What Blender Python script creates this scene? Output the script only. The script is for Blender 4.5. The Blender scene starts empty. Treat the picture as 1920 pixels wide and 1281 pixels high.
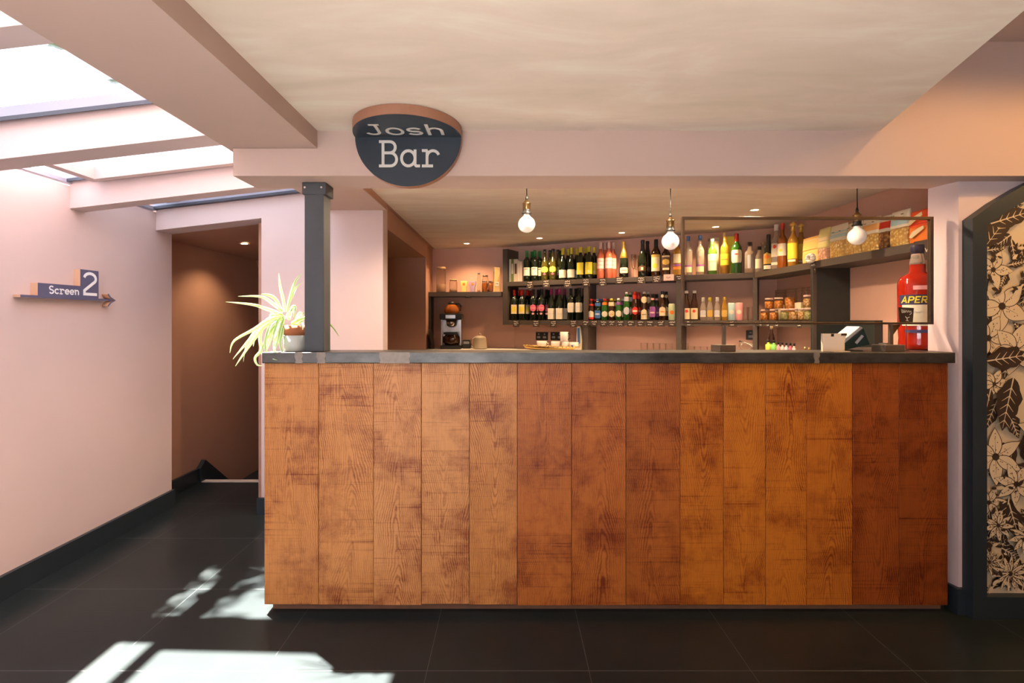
import bpy, bmesh, math, random
from mathutils import Vector, Matrix
random.seed(7)
PI = math.pi
scene = bpy.context.scene
COL = scene.collection

# ------------------------------------------------------------------ camera
F, CX, CY, H = 1000.0, 955.0, 600.0, 1.30
cam_d = bpy.data.cameras.new('camera'); cam = bpy.data.objects.new('camera', cam_d)
COL.objects.link(cam); scene.camera = cam
cam.location = (0, 0, H); cam.rotation_euler = (PI/2, 0, 0)
cam_d.sensor_width = 36; cam_d.lens = 36*F/1920
cam_d.shift_x = (960-CX)/1920; cam_d.shift_y = (CY-640.5)/1920
cam_d.clip_start = .02; cam_d.clip_end = 200

def P(px, py, y):                       # a point of the place at depth y seen at (px, py)
    return ((px-CX)/F*y, y, H+(CY-py)/F*y)

# ------------------------------------------------------------------ materials
MATS = {}
def N(nt, t, **kw):
    n = nt.nodes.new(t)
    for k, v in kw.items():
        if hasattr(n, k): setattr(n, k, v)
        else: n.inputs[k].default_value = v
    return n
def L(nt, a, b): nt.links.new(a, b)
def newmat(name):
    m = bpy.data.materials.new(name); m.use_nodes = True
    return m, m.node_tree, m.node_tree.nodes['Principled BSDF']
def mat(name, c, rough=.5, metal=0, trans=0, coat=0, var=0, scale=8, bump=0, ior=1.45, sss=0, emit=None, es=0):
    if name in MATS: return MATS[name]
    m, nt, b = newmat(name)
    b.inputs['Base Color'].default_value = (*c, 1)
    b.inputs['Roughness'].default_value = rough
    b.inputs['Metallic'].default_value = metal
    b.inputs['Transmission Weight'].default_value = trans
    b.inputs['Coat Weight'].default_value = coat
    b.inputs['IOR'].default_value = ior
    if emit:
        b.inputs['Emission Color'].default_value = (*emit, 1); b.inputs['Emission Strength'].default_value = es
    tc = N(nt, 'ShaderNodeTexCoord')
    nz = N(nt, 'ShaderNodeTexNoise', Scale=scale, Detail=6.0); L(nt, tc.outputs['Object'], nz.inputs['Vector'])
    if var:
        mx = N(nt, 'ShaderNodeMix', data_type='RGBA')
        mx.inputs[6].default_value = (*[v*(1-var) for v in c], 1); mx.inputs[7].default_value = (*[min(1, v*(1+var)) for v in c], 1)
        L(nt, nz.outputs[0], mx.inputs[0]); L(nt, mx.outputs[2], b.inputs['Base Color'])
    if bump:
        bp = N(nt, 'ShaderNodeBump', Strength=bump, Distance=.004); L(nt, nz.outputs[0], bp.inputs['Height']); L(nt, bp.outputs[0], b.inputs['Normal'])
    MATS[name] = m
    return m

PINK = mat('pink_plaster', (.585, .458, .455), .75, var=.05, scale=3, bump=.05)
PINKB = mat('salmon_pink', (.49, .35, .30), .7, var=.05, scale=3)  # darker and more salmon than the pink plaster; beam, downstand, raised ceiling
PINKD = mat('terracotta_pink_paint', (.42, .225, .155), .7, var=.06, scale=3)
BARPINK = mat('bar_pink_plaster', (.58, .345, .27), .7, var=.07, scale=4)
def cream():
    m, nt, b = newmat('cream_plaster'); b.inputs['Roughness'].default_value = .7
    tc = N(nt, 'ShaderNodeTexCoord'); mp = N(nt, 'ShaderNodeMapping'); mp.inputs['Scale'].default_value = (.8, 2.4, 1)
    L(nt, tc.outputs['Object'], mp.inputs[0])
    nz = N(nt, 'ShaderNodeTexNoise', Scale=2.2, Detail=8.0, Roughness=.6, Distortion=.6); L(nt, mp.outputs[0], nz.inputs['Vector'])
    cr = N(nt, 'ShaderNodeValToRGB'); e = cr.color_ramp.elements
    e[0].position = .3; e[0].color = (.66, .56, .46, 1); e[1].position = .68; e[1].color = (.80, .735, .63, 1)
    x = cr.color_ramp.elements.new(.5); x.color = (.74, .62, .53, 1)
    L(nt, nz.outputs[0], cr.inputs[0]); L(nt, cr.outputs[0], b.inputs['Base Color'])
    return m
CREAM = cream()
NAVY = mat('navy_black_paint', (.018, .026, .033), .4, var=.1)
SIGNNAVY = mat('sign_navy', (.016, .024, .036), .35, var=.08)
SIGNBLUE = mat('slate_blue_paint', (.095, .095, .175), .5, var=.05)
PEACH = mat('peach_edge_paint', (.55, .33, .22), .6, var=.05)
RUST = mat('rust_pink_edge', (.33, .15, .09), .5, var=.05)
LETTER = mat('white_lettering', (.62, .57, .52), .5, var=.02)
LETTERW = mat('pure_white_lettering', (.85, .85, .88), .5, var=.02)
SHELF = mat('charcoal_shelf_paint', (.066, .053, .044), .5, var=.15, scale=12)
SHELFIN = mat('black_shelf_and_shade', (.022, .026, .024), .5, var=.1, scale=12)
POST = mat('grey_painted_timber', (.050, .050, .056), .55, var=.2, scale=18, bump=.3)
FRAMEG = mat('grey_window_metal', (.28, .27, .34), .4, var=.05)
DARKG = mat('dark_window_gasket', (.05, .05, .07), .5, var=.05)
BRASS = mat('aged_brass', (.30, .19, .08), .3, 1, var=.2, scale=40)
BRONZE = mat('bronze_frame', (.16, .11, .08), .35, .9, var=.2, scale=30)
IRON = mat('raw_steel', (.2, .16, .13), .4, .8, var=.2, scale=20)
BLACK = mat('black_plastic', (.012, .012, .012), .4, var=.1)
CHALKB = mat('chalkboard_card', (.05, .033, .025), .8, var=.15, scale=30)
CHALK = mat('chalk_white', (.8, .78, .72), .9, var=.02)
CHROME = mat('brushed_steel', (.55, .52, .5), .25, 1, var=.1, scale=30)
GREYP = mat('grey_plastic', (.25, .26, .29), .35, var=.1)
WHITEC = mat('white_ceramic', (.78, .74, .7), .25, var=.03)
GOLD = mat('gold_metal', (.75, .52, .2), .3, 1, var=.2, scale=60)
TERRA = mat('terracotta', (.38, .12, .04), .7, var=.15, scale=20)
POTC = mat('pale_grey_glaze', (.5, .5, .44), .3, var=.08)
SOIL = mat('potting_soil', (.05, .03, .02), .95, var=.3, scale=50)
LEAFW = mat('leaf_cream_edge', (.75, .8, .55), .45, var=.08, scale=30)
LEAFG = mat('leaf_green_centre', (.30, .48, .12), .45, var=.15, scale=30)
TREEL = mat('tree_leaf', (.05, .12, .03), .6, var=.3)
TREEB = mat('tree_bark', (.08, .06, .05), .9, var=.3)
NOSE = mat('pale_stair_nosing', (.62, .52, .46), .5, var=.05)

def transp(name, tint, rough=0.0, f=.09, dirt=0):
    m = bpy.data.materials.new(name); m.use_nodes = True; nt = m.node_tree; nt.nodes.clear()
    o = N(nt, 'ShaderNodeOutputMaterial'); mx = N(nt, 'ShaderNodeMixShader')
    t = N(nt, 'ShaderNodeBsdfTransparent'); t.inputs[0].default_value = (*tint, 1)
    g = N(nt, 'ShaderNodeBsdfGlossy'); g.inputs['Roughness'].default_value = rough
    lw = N(nt, 'ShaderNodeLayerWeight', Blend=.25)
    ml = N(nt, 'ShaderNodeMath', operation='MULTIPLY'); ml.inputs[1].default_value = f*6
    ad = N(nt, 'ShaderNodeMath', operation='ADD'); ad.inputs[1].default_value = f*.4; ad.use_clamp = True
    L(nt, lw.outputs['Fresnel'], ml.inputs[0]); L(nt, ml.outputs[0], ad.inputs[0]); L(nt, ad.outputs[0], mx.inputs[0])
    L(nt, t.outputs[0], mx.inputs[1]); L(nt, g.outputs[0], mx.inputs[2]); L(nt, mx.outputs[0], o.inputs[0])
    MATS[name] = m
    return m
PANE = transp('window_glass', (.95, .97, .98))
SCREEN = transp('screen_glass', (.95, .94, .92), f=.06)
THING = transp('drinking_glass', (.96, .95, .93), .03, f=.05)
JARG = transp('jar_glass', (.94, .92, .88), .02, f=.07)

def floor_mat():
    m, nt, b = newmat('dark_stone_tile')
    tc = N(nt, 'ShaderNodeTexCoord'); sp = N(nt, 'ShaderNodeSeparateXYZ'); L(nt, tc.outputs['Object'], sp.inputs[0])
    S = .6
    def line(out, off, w):
        a = N(nt, 'ShaderNodeMath', operation='ADD'); a.inputs[1].default_value = off+S*40; L(nt, out, a.inputs[0])
        d = N(nt, 'ShaderNodeMath', operation='MODULO'); d.inputs[1].default_value = S; L(nt, a.outputs[0], d.inputs[0])
        s = N(nt, 'ShaderNodeMath', operation='SUBTRACT'); s.inputs[1].default_value = S/2; L(nt, d.outputs[0], s.inputs[0])
        ab = N(nt, 'ShaderNodeMath', operation='ABSOLUTE'); L(nt, s.outputs[0], ab.inputs[0])
        l = N(nt, 'ShaderNodeMath', operation='LESS_THAN'); l.inputs[1].default_value = w; L(nt, ab.outputs[0], l.inputs[0])
        return l
    lx = line(sp.outputs[0], S/2+.305, .0010); ly = line(sp.outputs[1], S/2-1.975, .0016)
    mxx = N(nt, 'ShaderNodeMath', operation='MAXIMUM'); L(nt, lx.outputs[0], mxx.inputs[0]); L(nt, ly.outputs[0], mxx.inputs[1])
    nz = N(nt, 'ShaderNodeTexNoise', Scale=2.0, Detail=4.0, Roughness=.5); L(nt, tc.outputs['Object'], nz.inputs['Vector'])
    cr = N(nt, 'ShaderNodeValToRGB'); e = cr.color_ramp.elements
    e[0].position = .3; e[0].color = (.0115, .0165, .0175, 1); e[1].position = .75; e[1].color = (.020, .0255, .0265, 1)
    L(nt, nz.outputs[0], cr.inputs[0])
    mc = N(nt, 'ShaderNodeMix', data_type='RGBA'); mc.inputs[7].default_value = (.10, .11, .11, 1)
    L(nt, mxx.outputs[0], mc.inputs[0]); L(nt, cr.outputs[0], mc.inputs[6]); L(nt, mc.outputs[2], b.inputs['Base Color'])
    nr = N(nt, 'ShaderNodeTexNoise', Scale=3.0, Detail=2.0); L(nt, tc.outputs['Object'], nr.inputs['Vector'])
    mr = N(nt, 'ShaderNodeMapRange'); mr.inputs['To Min'].default_value = .27; mr.inputs['To Max'].default_value = .34
    L(nt, nr.outputs[0], mr.inputs[0]); L(nt, mr.outputs[0], b.inputs['Roughness'])
    b.inputs['Specular IOR Level'].default_value = .22
    return m
FLOOR = floor_mat()

def wood_mat():
    # object colour = tint of this board, alpha = seed
    m, nt, b = newmat('sawn_oak_board')
    tc = N(nt, 'ShaderNodeTexCoord'); oi = N(nt, 'ShaderNodeObjectInfo')
    def M(op, a, c=None, cl=False):
        n = N(nt, 'ShaderNodeMath', operation=op); n.use_clamp = cl
        for i, v in enumerate((a, c)):
            if v is None: continue
            if isinstance(v, (int, float)): n.inputs[i].default_value = v
            else: L(nt, v, n.inputs[i])
        return n.outputs[0]
    sp = N(nt, 'ShaderNodeSeparateXYZ'); L(nt, tc.outputs['Object'], sp.inputs[0])
    seed = M('MULTIPLY', oi.outputs['Alpha'], 71.7)
    cb = N(nt, 'ShaderNodeCombineXYZ'); L(nt, M('ADD', sp.outputs[0], seed), cb.inputs[0]); L(nt, seed, cb.inputs[1]); L(nt, sp.outputs[2], cb.inputs[2])
    def noise(sx, sz, scale, det=5.0, ro=.55, dist=0.0):
        mp = N(nt, 'ShaderNodeMapping'); mp.inputs['Scale'].default_value = (sx, 1, sz); L(nt, cb.outputs[0], mp.inputs[0])
        n = N(nt, 'ShaderNodeTexNoise', Scale=scale, Detail=det, Roughness=ro, Distortion=dist); L(nt, mp.outputs[0], n.inputs['Vector'])
        return n.outputs[0]
    # cathedral grain: nested V lines, wandering
    wob = M('MULTIPLY', M('SUBTRACT', noise(1, .35, 4.0, 2), .5), .10)
    cxx = M('ADD', sp.outputs[0], M('MULTIPLY', M('SUBTRACT', noise(.01, 1, 2.0, 1), .5), .10))
    ax = M('SQRT', M('ADD', M('MULTIPLY', cxx, cxx), .0002))
    sgn = M('SUBTRACT', M('MULTIPLY', M('GREATER_THAN', M('FRACT', M('MULTIPLY', seed, .618)), .5), .20), .10)
    jag = M('MULTIPLY', M('SUBTRACT', noise(1, .6, 26.0, 4, .6), .5), .016)
    v = M('ADD', M('ADD', M('ADD', ax, M('MULTIPLY', sp.outputs[2], sgn)), wob), jag)
    band = M('MULTIPLY_ADD', M('SINE', M('MULTIPLY', v, 760.0)), .5); nt.nodes[-1].inputs[2].default_value = .5
    band = M('POWER', band, 2.0)
    gm = M('MULTIPLY', M('SUBTRACT', noise(1, .3, 6.0, 3), .32), 2.6, True)
    band = M('MULTIPLY', band, gm)
    fib = noise(60, 1.5, 6.0, 4)                     # fine vertical fibres
    saw = M('MULTIPLY', M('SUBTRACT', noise(1.2, 80, 1.4, 4, .75), .54), 8.0, True)
    sawm = M('MULTIPLY', M('SUBTRACT', noise(.8, 1.6, 5.0, 3), .38), 3.5, True)
    saw = M('MULTIPLY', saw, sawm)
    strong = M('MULTIPLY', M('SUBTRACT', noise(.25, 38, 1.0, 2, .5), .69), 16.0, True)
    blot = M('MULTIPLY', M('SUBTRACT', noise(1.0, 1.3, 4.6, 6, .68, .2), .47), 3.8, True)
    blot2 = M('MULTIPLY', M('SUBTRACT', noise(2.5, .8, 14.0, 6, .7, .0), .45), 2.2, True)
    dk = M('ADD', M('MULTIPLY', band, .85), M('MULTIPLY', saw, .7))
    dk = M('ADD', dk, M('MULTIPLY', strong, .6))
    dk = M('ADD', dk, M('MULTIPLY', blot, .78))
    dk = M('ADD', dk, M('MULTIPLY', blot2, .4))
    dk = M('ADD', dk, M('MULTIPLY', M('SUBTRACT', fib, .5), .7), True)
    dark = N(nt, 'ShaderNodeMix', data_type='RGBA', blend_type='MULTIPLY'); dark.inputs[0].default_value = 1
    L(nt, oi.outputs['Color'], dark.inputs[6]); dark.inputs[7].default_value = (.33, .15, .13, 1)
    mx = N(nt, 'ShaderNodeMix', data_type='RGBA'); L(nt, dk, mx.inputs[0]); L(nt, oi.outputs['Color'], mx.inputs[6]); L(nt, dark.outputs[2], mx.inputs[7])
    L(nt, mx.outputs[2], b.inputs['Base Color'])
    b.inputs['Roughness'].default_value = .42
    b.inputs['Specular IOR Level'].default_value = .35
    bp = N(nt, 'ShaderNodeBump', Strength=.25, Distance=.002); bp.invert = True; L(nt, dk, bp.inputs['Height']); L(nt, bp.outputs[0], b.inputs['Normal'])
    return m
WOOD = wood_mat()

def zinc():
    m, nt, b = newmat('zinc_top')
    tc = N(nt, 'ShaderNodeTexCoord')
    mp = N(nt, 'ShaderNodeMapping'); mp.inputs['Scale'].default_value = (1, 8, 2); L(nt, tc.outputs['Object'], mp.inputs[0])
    nz = N(nt, 'ShaderNodeTexNoise', Scale=6.0, Detail=8.0, Roughness=.65); L(nt, mp.outputs[0], nz.inputs['Vector'])
    cr = N(nt, 'ShaderNodeValToRGB'); e = cr.color_ramp.elements
    e[0].position = .3; e[0].color = (.04, .037, .035, 1); e[1].position = .72; e[1].color = (.14, .13, .12, 1)
    L(nt, nz.outputs[0], cr.inputs[0]); L(nt, cr.outputs[0], b.inputs['Base Color'])
    b.inputs['Metallic'].default_value = .75; b.inputs['Roughness'].default_value = .38
    return m
ZINC = zinc()
ZINCP = mat('bare_metal_patch', (.24, .19, .16), .5, .4, var=.25, scale=60)

# ------------------------------------------------------------------ mesh builder
class MB:
    def __init__(s): s.v, s.f, s.mi, s.sm = [], [], [], []
    def face(s, idx, mi=0, sm=False): s.f.append(tuple(idx)); s.mi.append(mi); s.sm.append(sm)
    def box(s, x0, x1, y0, y1, z0, z1, mi=0):
        b = len(s.v)
        s.v += [(x, y, z) for z in (z0, z1) for y in (y0, y1) for x in (x0, x1)]
        for q in ((0,2,3,1),(4,5,7,6),(0,1,5,4),(2,6,7,3),(0,4,6,2),(1,3,7,5)): s.face([b+i for i in q], mi)
        return s
    def hexa(s, pts, mi=0):               # eight corners ordered like box()
        b = len(s.v); s.v += [tuple(p) for p in pts]
        for q in ((0,2,3,1),(4,5,7,6),(0,1,5,4),(2,6,7,3),(0,4,6,2),(1,3,7,5)): s.face([b+i for i in q], mi)
        return s
    def prism(s, poly, d, mi=0):          # polygon (3d points) swept by vector d
        b = len(s.v); n = len(poly); d = Vector(d)
        s.v += [tuple(p) for p in poly] + [tuple(Vector(p)+d) for p in poly]
        s.face([b+i for i in range(n)][::-1], mi); s.face([b+n+i for i in range(n)], mi)
        for i in range(n): j = (i+1) % n; s.face([b+i, b+j, b+n+j, b+n+i], mi)
        return s
    def lathe(s, prof, n=20, c=(0, 0, 0), mi=0, sy=1.0, square=0):
        b = len(s.v)
        for r, z in prof:
            for k in range(n):
                a = 2*PI*k/n; cr, sr = math.cos(a), math.sin(a)
                if square:
                    q = 1/max(abs(cr), abs(sr)); q = 1+(q-1)*square; cr *= q; sr *= q
                s.v.append((c[0]+r*cr, c[1]+r*sr*sy, c[2]+z))
        for i in range(len(prof)-1):
            for k in range(n):
                k2 = (k+1) % n; s.face([b+i*n+k, b+i*n+k2, b+(i+1)*n+k2, b+(i+1)*n+k], mi, True)
        if prof[0] == prof[-1]: return s
        if prof[0][0] > 1e-5: s.face([b+k for k in range(n)][::-1], mi)
        if prof[-1][0] > 1e-5: e = b+(len(prof)-1)*n; s.face([e+k for k in range(n)], mi)
        return s
    def tube(s, pts, r, n=8, mi=0):
        pts = [Vector(p) for p in pts]; b = len(s.v); m = len(pts)
        for i, p in enumerate(pts):
            t = (pts[min(i+1, m-1)]-pts[max(i-1, 0)]).normalized()
            u = t.cross(Vector((0, 0, 1)))
            if u.length < 1e-3: u = t.cross(Vector((0, 1, 0)))
            u.normalize(); w = t.cross(u); rr = r[i] if isinstance(r, (list, tuple)) else r
            for k in range(n):
                a = 2*PI*k/n; s.v.append(tuple(p+u*math.cos(a)*rr+w*math.sin(a)*rr))
        for i in range(m-1):
            for k in range(n):
                k2 = (k+1) % n; s.face([b+i*n+k, b+i*n+k2, b+(i+1)*n+k2, b+(i+1)*n+k], mi, True)
        s.face([b+k for k in range(n)][::-1], mi); s.face([b+(m-1)*n+k for k in range(n)], mi)
        return s
    def wrap(s, r, z0, z1, a, shape='rect', mi=0, sy=1.0, a0=0.0, nu=12, nv=8, e=.0008):   # label wrapped on a bottle, facing -y
        b = len(s.v)
        for j in range(nv+1):
            v = j/nv; z = z0+(z1-z0)*v; w = a
            if shape == 'oval': w = a*math.sqrt(max(0.0004, 1-(2*v-1)**2))
            elif shape == 'arch': w = a if v < .6 else a*math.sqrt(max(.0004, 1-((v-.6)/.4)**2))
            elif shape == 'round': w = a*(1-.25*abs(2*v-1)**6)
            for i in range(nu+1):
                t = -PI/2+a0+w*(2*i/nu-1); s.v.append(((r+e)*math.cos(t), (r+e)*math.sin(t)*sy, z))
        for j in range(nv):
            for i in range(nu): q = b+j*(nu+1)+i; s.face([q, q+1, q+nu+2, q+nu+1], mi, True)
        return s
    def ribbon(s, pts, w, o, ux, uy, un, th, mi=0):   # one mitred flat stroke in the plane (o, ux, uy), thickness along un
        o, ux, uy, un = map(Vector, (o, ux, uy, un)); q = [pts[0]]
        for p in pts[1:]:
            if math.hypot(p[0]-q[-1][0], p[1]-q[-1][1]) > w*.04: q.append(p)
        if len(q) < 2: return s
        closed = math.hypot(q[0][0]-q[-1][0], q[0][1]-q[-1][1]) < w*.3 and len(q) > 6
        m = len(q); s.rk = getattr(s, 'rk', 0)+1; t_ = th*(1+.12*(s.rk % 5)); b = len(s.v)
        for i in range(m):
            a = q[i-1] if i else (q[-2] if closed else None); c = q[i+1] if i < m-1 else (q[1] if closed else None)
            def nrm(u, v):
                dx, dy = v[0]-u[0], v[1]-u[1]; l = math.hypot(dx, dy); return (-dy/l, dx/l)
            if a is None: n_ = nrm(q[i], c); k = 1
            elif c is None: n_ = nrm(a, q[i]); k = 1
            else:
                n1, n2 = nrm(a, q[i]), nrm(q[i], c); sx, sy = n1[0]+n2[0], n1[1]+n2[1]; l = math.hypot(sx, sy) or 1e-6
                n_ = (sx/l, sy/l); k = min(1.6, 1/max(.2, n_[0]*n1[0]+n_[1]*n1[1]))
            for e in (1, -1):
                p = o+ux*(q[i][0]+n_[0]*w/2*k*e)+uy*(q[i][1]+n_[1]*w/2*k*e); s.v.append(tuple(p+un*(th-t_))); s.v.append(tuple(p+un*th))
        for i in range(m-1):
            c0, c1 = b+i*4, b+i*4+4
            s.face([c0, c0+2, c1+2, c1], mi); s.face([c0+1, c1+1, c1+3, c0+3], mi); s.face([c0, c1, c1+1, c0+1], mi); s.face([c0+2, c0+3, c1+3, c1+2], mi)
        s.face([b, b+1, b+3, b+2], mi); e_ = b+(m-1)*4; s.face([e_, e_+2, e_+3, e_+1], mi)
        return s
    def build(s, name, m, parent=None, loc=(0, 0, 0), rotz=0, bevel=0):
        me = bpy.data.meshes.new(name); me.from_pydata(s.v, [], s.f)
        for mm in (m if isinstance(m, (list, tuple)) else [m]): me.materials.append(mm)
        me.polygons.foreach_set('material_index', s.mi); me.polygons.foreach_set('use_smooth', s.sm)
        bm = bmesh.new(); bm.from_mesh(me)
        if name not in ('label', 'back_label', 'leaves', 'foliage'): bmesh.ops.recalc_face_normals(bm, faces=bm.faces)
        bm.to_mesh(me); bm.free(); me.update()
        o = bpy.data.objects.new(name, me); COL.objects.link(o)
        o.location = loc; o.rotation_euler = (0, 0, rotz)
        if parent: o.parent = parent
        if bevel:
            md = o.modifiers.new('bevel', 'BEVEL'); md.width = bevel; md.segments = 2; md.limit_method = 'ANGLE'
        return o
def tag(o, label, cat, group=None):
    o['label'] = label; o['category'] = cat
    if group: o['group'] = group
    return o
def thing(name, label, cat, loc=(0, 0, 0), rotz=0, group=None):
    o = bpy.data.objects.new(name, None); COL.objects.link(o); o.empty_display_size = .05
    o.location = loc; o.rotation_euler = (0, 0, rotz)
    return tag(o, label, cat, group)
def struct(name, mb, m, **k):
    o = mb.build(name, m, **k); o['kind'] = 'structure'; return o
def copy_tree(o, parent=None):
    c = o.copy(); COL.objects.link(c)
    if parent: c.parent = parent
    for ch in [x for x in bpy.data.objects if x.parent == o]: copy_tree(ch, c)
    return c

# ------------------------------------------------------------------ the room shell
WL = -2.365                                   # left wall
def zr(x): return 2.174+.116*x                # underside of the sloping glazed roof
CEIL, BEAMZ, BY0, BY1 = 2.109, 1.916, 2.28, 2.50
BACK = -2.5
fl = MB(); fl.box(-2.9, 5.0, BACK-.2, 4.29, -.1, 0); fl.box(-1.66, 5.0, 4.29, 6.6, -.1, 0)
struct('floor', fl, FLOOR)
struct('wall_left', MB().box(WL-.135, WL, BACK, 3.736, 0, 2.02), PINK)
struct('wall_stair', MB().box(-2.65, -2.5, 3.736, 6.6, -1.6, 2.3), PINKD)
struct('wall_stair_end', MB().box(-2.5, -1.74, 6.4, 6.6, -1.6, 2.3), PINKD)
w = MB(); w.box(-1.66, -.846, 3.57, 3.70, 0, 2.30)
w.hexa([(WL, 3.57, zr(WL)), (-1.66, 3.57, zr(-1.66)), (WL, 3.736, zr(WL)), (-1.66, 3.736, zr(-1.66)),
        (WL, 3.57, 2.3), (-1.66, 3.57, 2.3), (WL, 3.736, 2.3), (-1.66, 3.736, 2.3)])
struct('wall_header', w, PINK)
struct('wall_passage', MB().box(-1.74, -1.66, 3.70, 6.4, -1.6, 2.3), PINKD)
c = MB(); y0, y1 = 3.736, 5.26
c.hexa([(-2.5, y0, zr(-2.5)), (-1.66, y0, zr(-1.66)), (-2.5, y1, zr(-2.5)), (-1.66, y1, zr(-1.66)),
        (-2.5, y0, 2.3), (-1.66, y0, 2.3), (-2.5, y1, 2.3), (-1.66, y1, 2.3)])
c.hexa([(-2.5, y1, zr(-2.5)), (-1.66, y1, zr(-1.66)), (-2.5, 6.4, .5), (-1.66, 6.4, .6),
        (-2.5, y1, 2.3), (-1.66, y1, 2.3), (-2.5, 6.4, 2.3), (-1.66, 6.4, 2.3)])
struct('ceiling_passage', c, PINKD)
# stairs going down
st = MB()
for i in range(6): st.box(-2.5, -1.74, 4.29+i*.27, 6.4, -.25-i*.19-.4, -.19-i*.19)
struct('trim_1', st, NAVY)
struct('trim_2', MB().box(-2.47, -1.66, 4.27, 4.33, -.02, .004), NOSE)
# skirting
struct('baseboard_left', MB().box(WL, WL+.022, BACK, 3.742, 0, .112), NAVY)
b = MB(); b.box(-2.5, -2.478, 3.742, 4.26, 0, .112)
struct('baseboard_passage', b, NAVY)
b = MB(); b.prism([(-2.5, 4.26, 0), (-2.5, 4.26, .112), (-2.5, 4.33, .165), (-2.5, 5.6, -.78), (-2.5, 5.6, -1.0), (-2.5, 4.33, -.06)], (.035, 0, 0))
struct('trim_3', b, NAVY)
struct('baseboard_column', MB().box(-1.682, -.846, 3.548, 3.57, 0, .112), NAVY)
# main ceiling slab, stepped edge on the right, downstand along the glazed roof
b = MB(); poly = [(-.821, BACK, CEIL), (-.821, BY0, CEIL), (1.585, BY0, CEIL), (1.346, 1.395, CEIL), (.97, 0, CEIL), (.97, BACK, CEIL)]
b.prism(poly, (0, 0, .5)); struct('ceiling', b, CREAM)
struct('ceiling_right', MB().box(.9, 5.0, BACK, BY0, 2.49, 2.6).box(-.8, .9, BACK, BY0, 2.612, 2.65), PINKB)
struct('trim_4', MB().box(-1.208, -.821, BACK, 3.57, 2.034, 2.60), PINKB)
struct('trim_5', MB().box(-1.181, 5.0, BY0, BY1, BEAMZ, 2.033).box(-.8208, 5.0, BY0, BY1, 2.033, 2.62), PINKB)
# bar ceilings
BC = 2.08
struct('ceiling_bar', MB().box(-.82, 2.45, BY1, 6.4, BC, 2.2), CREAM)
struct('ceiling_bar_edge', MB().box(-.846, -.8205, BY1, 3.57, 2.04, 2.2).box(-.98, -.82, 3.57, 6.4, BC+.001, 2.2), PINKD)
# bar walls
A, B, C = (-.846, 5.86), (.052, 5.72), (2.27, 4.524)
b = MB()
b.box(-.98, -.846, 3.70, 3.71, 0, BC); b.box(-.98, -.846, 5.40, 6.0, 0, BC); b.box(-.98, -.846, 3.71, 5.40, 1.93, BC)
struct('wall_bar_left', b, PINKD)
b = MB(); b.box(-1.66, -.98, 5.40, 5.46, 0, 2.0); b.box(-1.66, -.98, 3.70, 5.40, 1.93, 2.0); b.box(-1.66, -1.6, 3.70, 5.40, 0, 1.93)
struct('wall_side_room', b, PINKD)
def wallseg(p, q, z0, z1, t=.12):
    (x0, y0), (x1, y1) = p, q; dx, dy = x1-x0, y1-y0; l = math.hypot(dx, dy); nx, ny = -dy/l*t, dx/l*t
    m = MB(); m.hexa([(x0, y0, z0), (x1, y1, z0), (x0+nx, y0+ny, z0), (x1+nx, y1+ny, z0), (x0, y0, z1), (x1, y1, z1), (x0+nx, y0+ny, z1), (x1+nx, y1+ny, z1)])
    return m
struct('wall_back', wallseg(A, B, 0, BC), BARPINK)
struct('wall_back_angled', wallseg(B, (2.36, 4.475), 0, BC), BARPINK)
struct('wall_bar_right', MB().box(2.27, 2.4, 2.551, 4.56, 0, BC), BARPINK)
# right pier and wall with the arched door
m = MB(); m.prism([(1.996, 2.37, 0), (2.3, 2.37, 0), (2.3, 2.55, 0), (2.14, 2.55, 0), (1.966, 2.505, 0)], (0, 0, BEAMZ)); struct('wall_pier', m, PINK)
struct('wall_right_front', MB().box(2.3, 5.0, 2.37, 2.55, 0, BEAMZ), PINK)
b = MB(); b.box(1.974, 2.02, 2.348, 2.37, 0, .112); b.box(1.974, 1.996, 2.3701, 2.42, 0, .112)
struct('baseboard_pier', b, NAVY)
struct('wall_right', MB().box(5.0, 5.15, BACK, 2.55, 0, 2.6), PINK)
# unseen wall behind the camera; low windows added to light the room
b = MB(); b.box(-2.5, 5.15, BACK-.15, BACK, 0, .06); b.box(-2.5, 5.15, BACK-.15, BACK, 1.55, 2.65)
for x0, x1 in ((-2.5, -2.2), (-.9, -.8), (.4, 5.15)): b.box(x0, x1, BACK-.15, BACK, .06, 1.55)
struct('wall_behind', b, PINK)
b = MB()
for x0, x1 in ((-2.2, -.9), (-.8, .4)): b.box(x0, x1, BACK-.09, BACK-.08, .06, 1.55)
struct('window_added_light', b, PANE)
struct('ground', MB().box(-20, 24, -30, BACK-.16, -.12, -.02), mat('bounce_pavement', (.26, .285, .315), .8, var=.08, scale=1.5))  # unseen pavement added to bounce sunlight in through the rear windows

# glazed roof: rafters, frames, panes
XR = -1.208
def sloped(mb, x0, x1, y0, y1, d0, d1, mi=0):
    mb.hexa([(x0, y0, zr(x0)+d0), (x1, y0, zr(x1)+d0), (x0, y1, zr(x0)+d0), (x1, y1, zr(x1)+d0),
             (x0, y0, zr(x0)+d1), (x1, y0, zr(x1)+d1), (x0, y1, zr(x0)+d1), (x1, y1, zr(x1)+d1)], mi)
    return mb
RAFT = [(2.87, 2.97), (2.12, 2.24), (1.325, 1.415), (.575, .675), (-.175, -.075), (-.925, -.825), (-1.675, -1.575), (-2.425, -2.325)]
n = 6
for y0, y1 in RAFT:
    struct('trim_%d' % n, sloped(MB(), WL, XR, y0, y1, 0, .15), PINK); n += 1
    f = sloped(MB(), WL-.03, XR, y0-.035, y1+.035, .151, .19)
    sloped(f, WL-.03, XR, y0-.036, y0-.03, .135, .151, 1)
    struct('trim_%d' % n, f, [FRAMEG, DARKG]); n += 1
f = sloped(MB(), WL-.03, WL+.012, BACK, 3.57, .13, .15)
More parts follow.
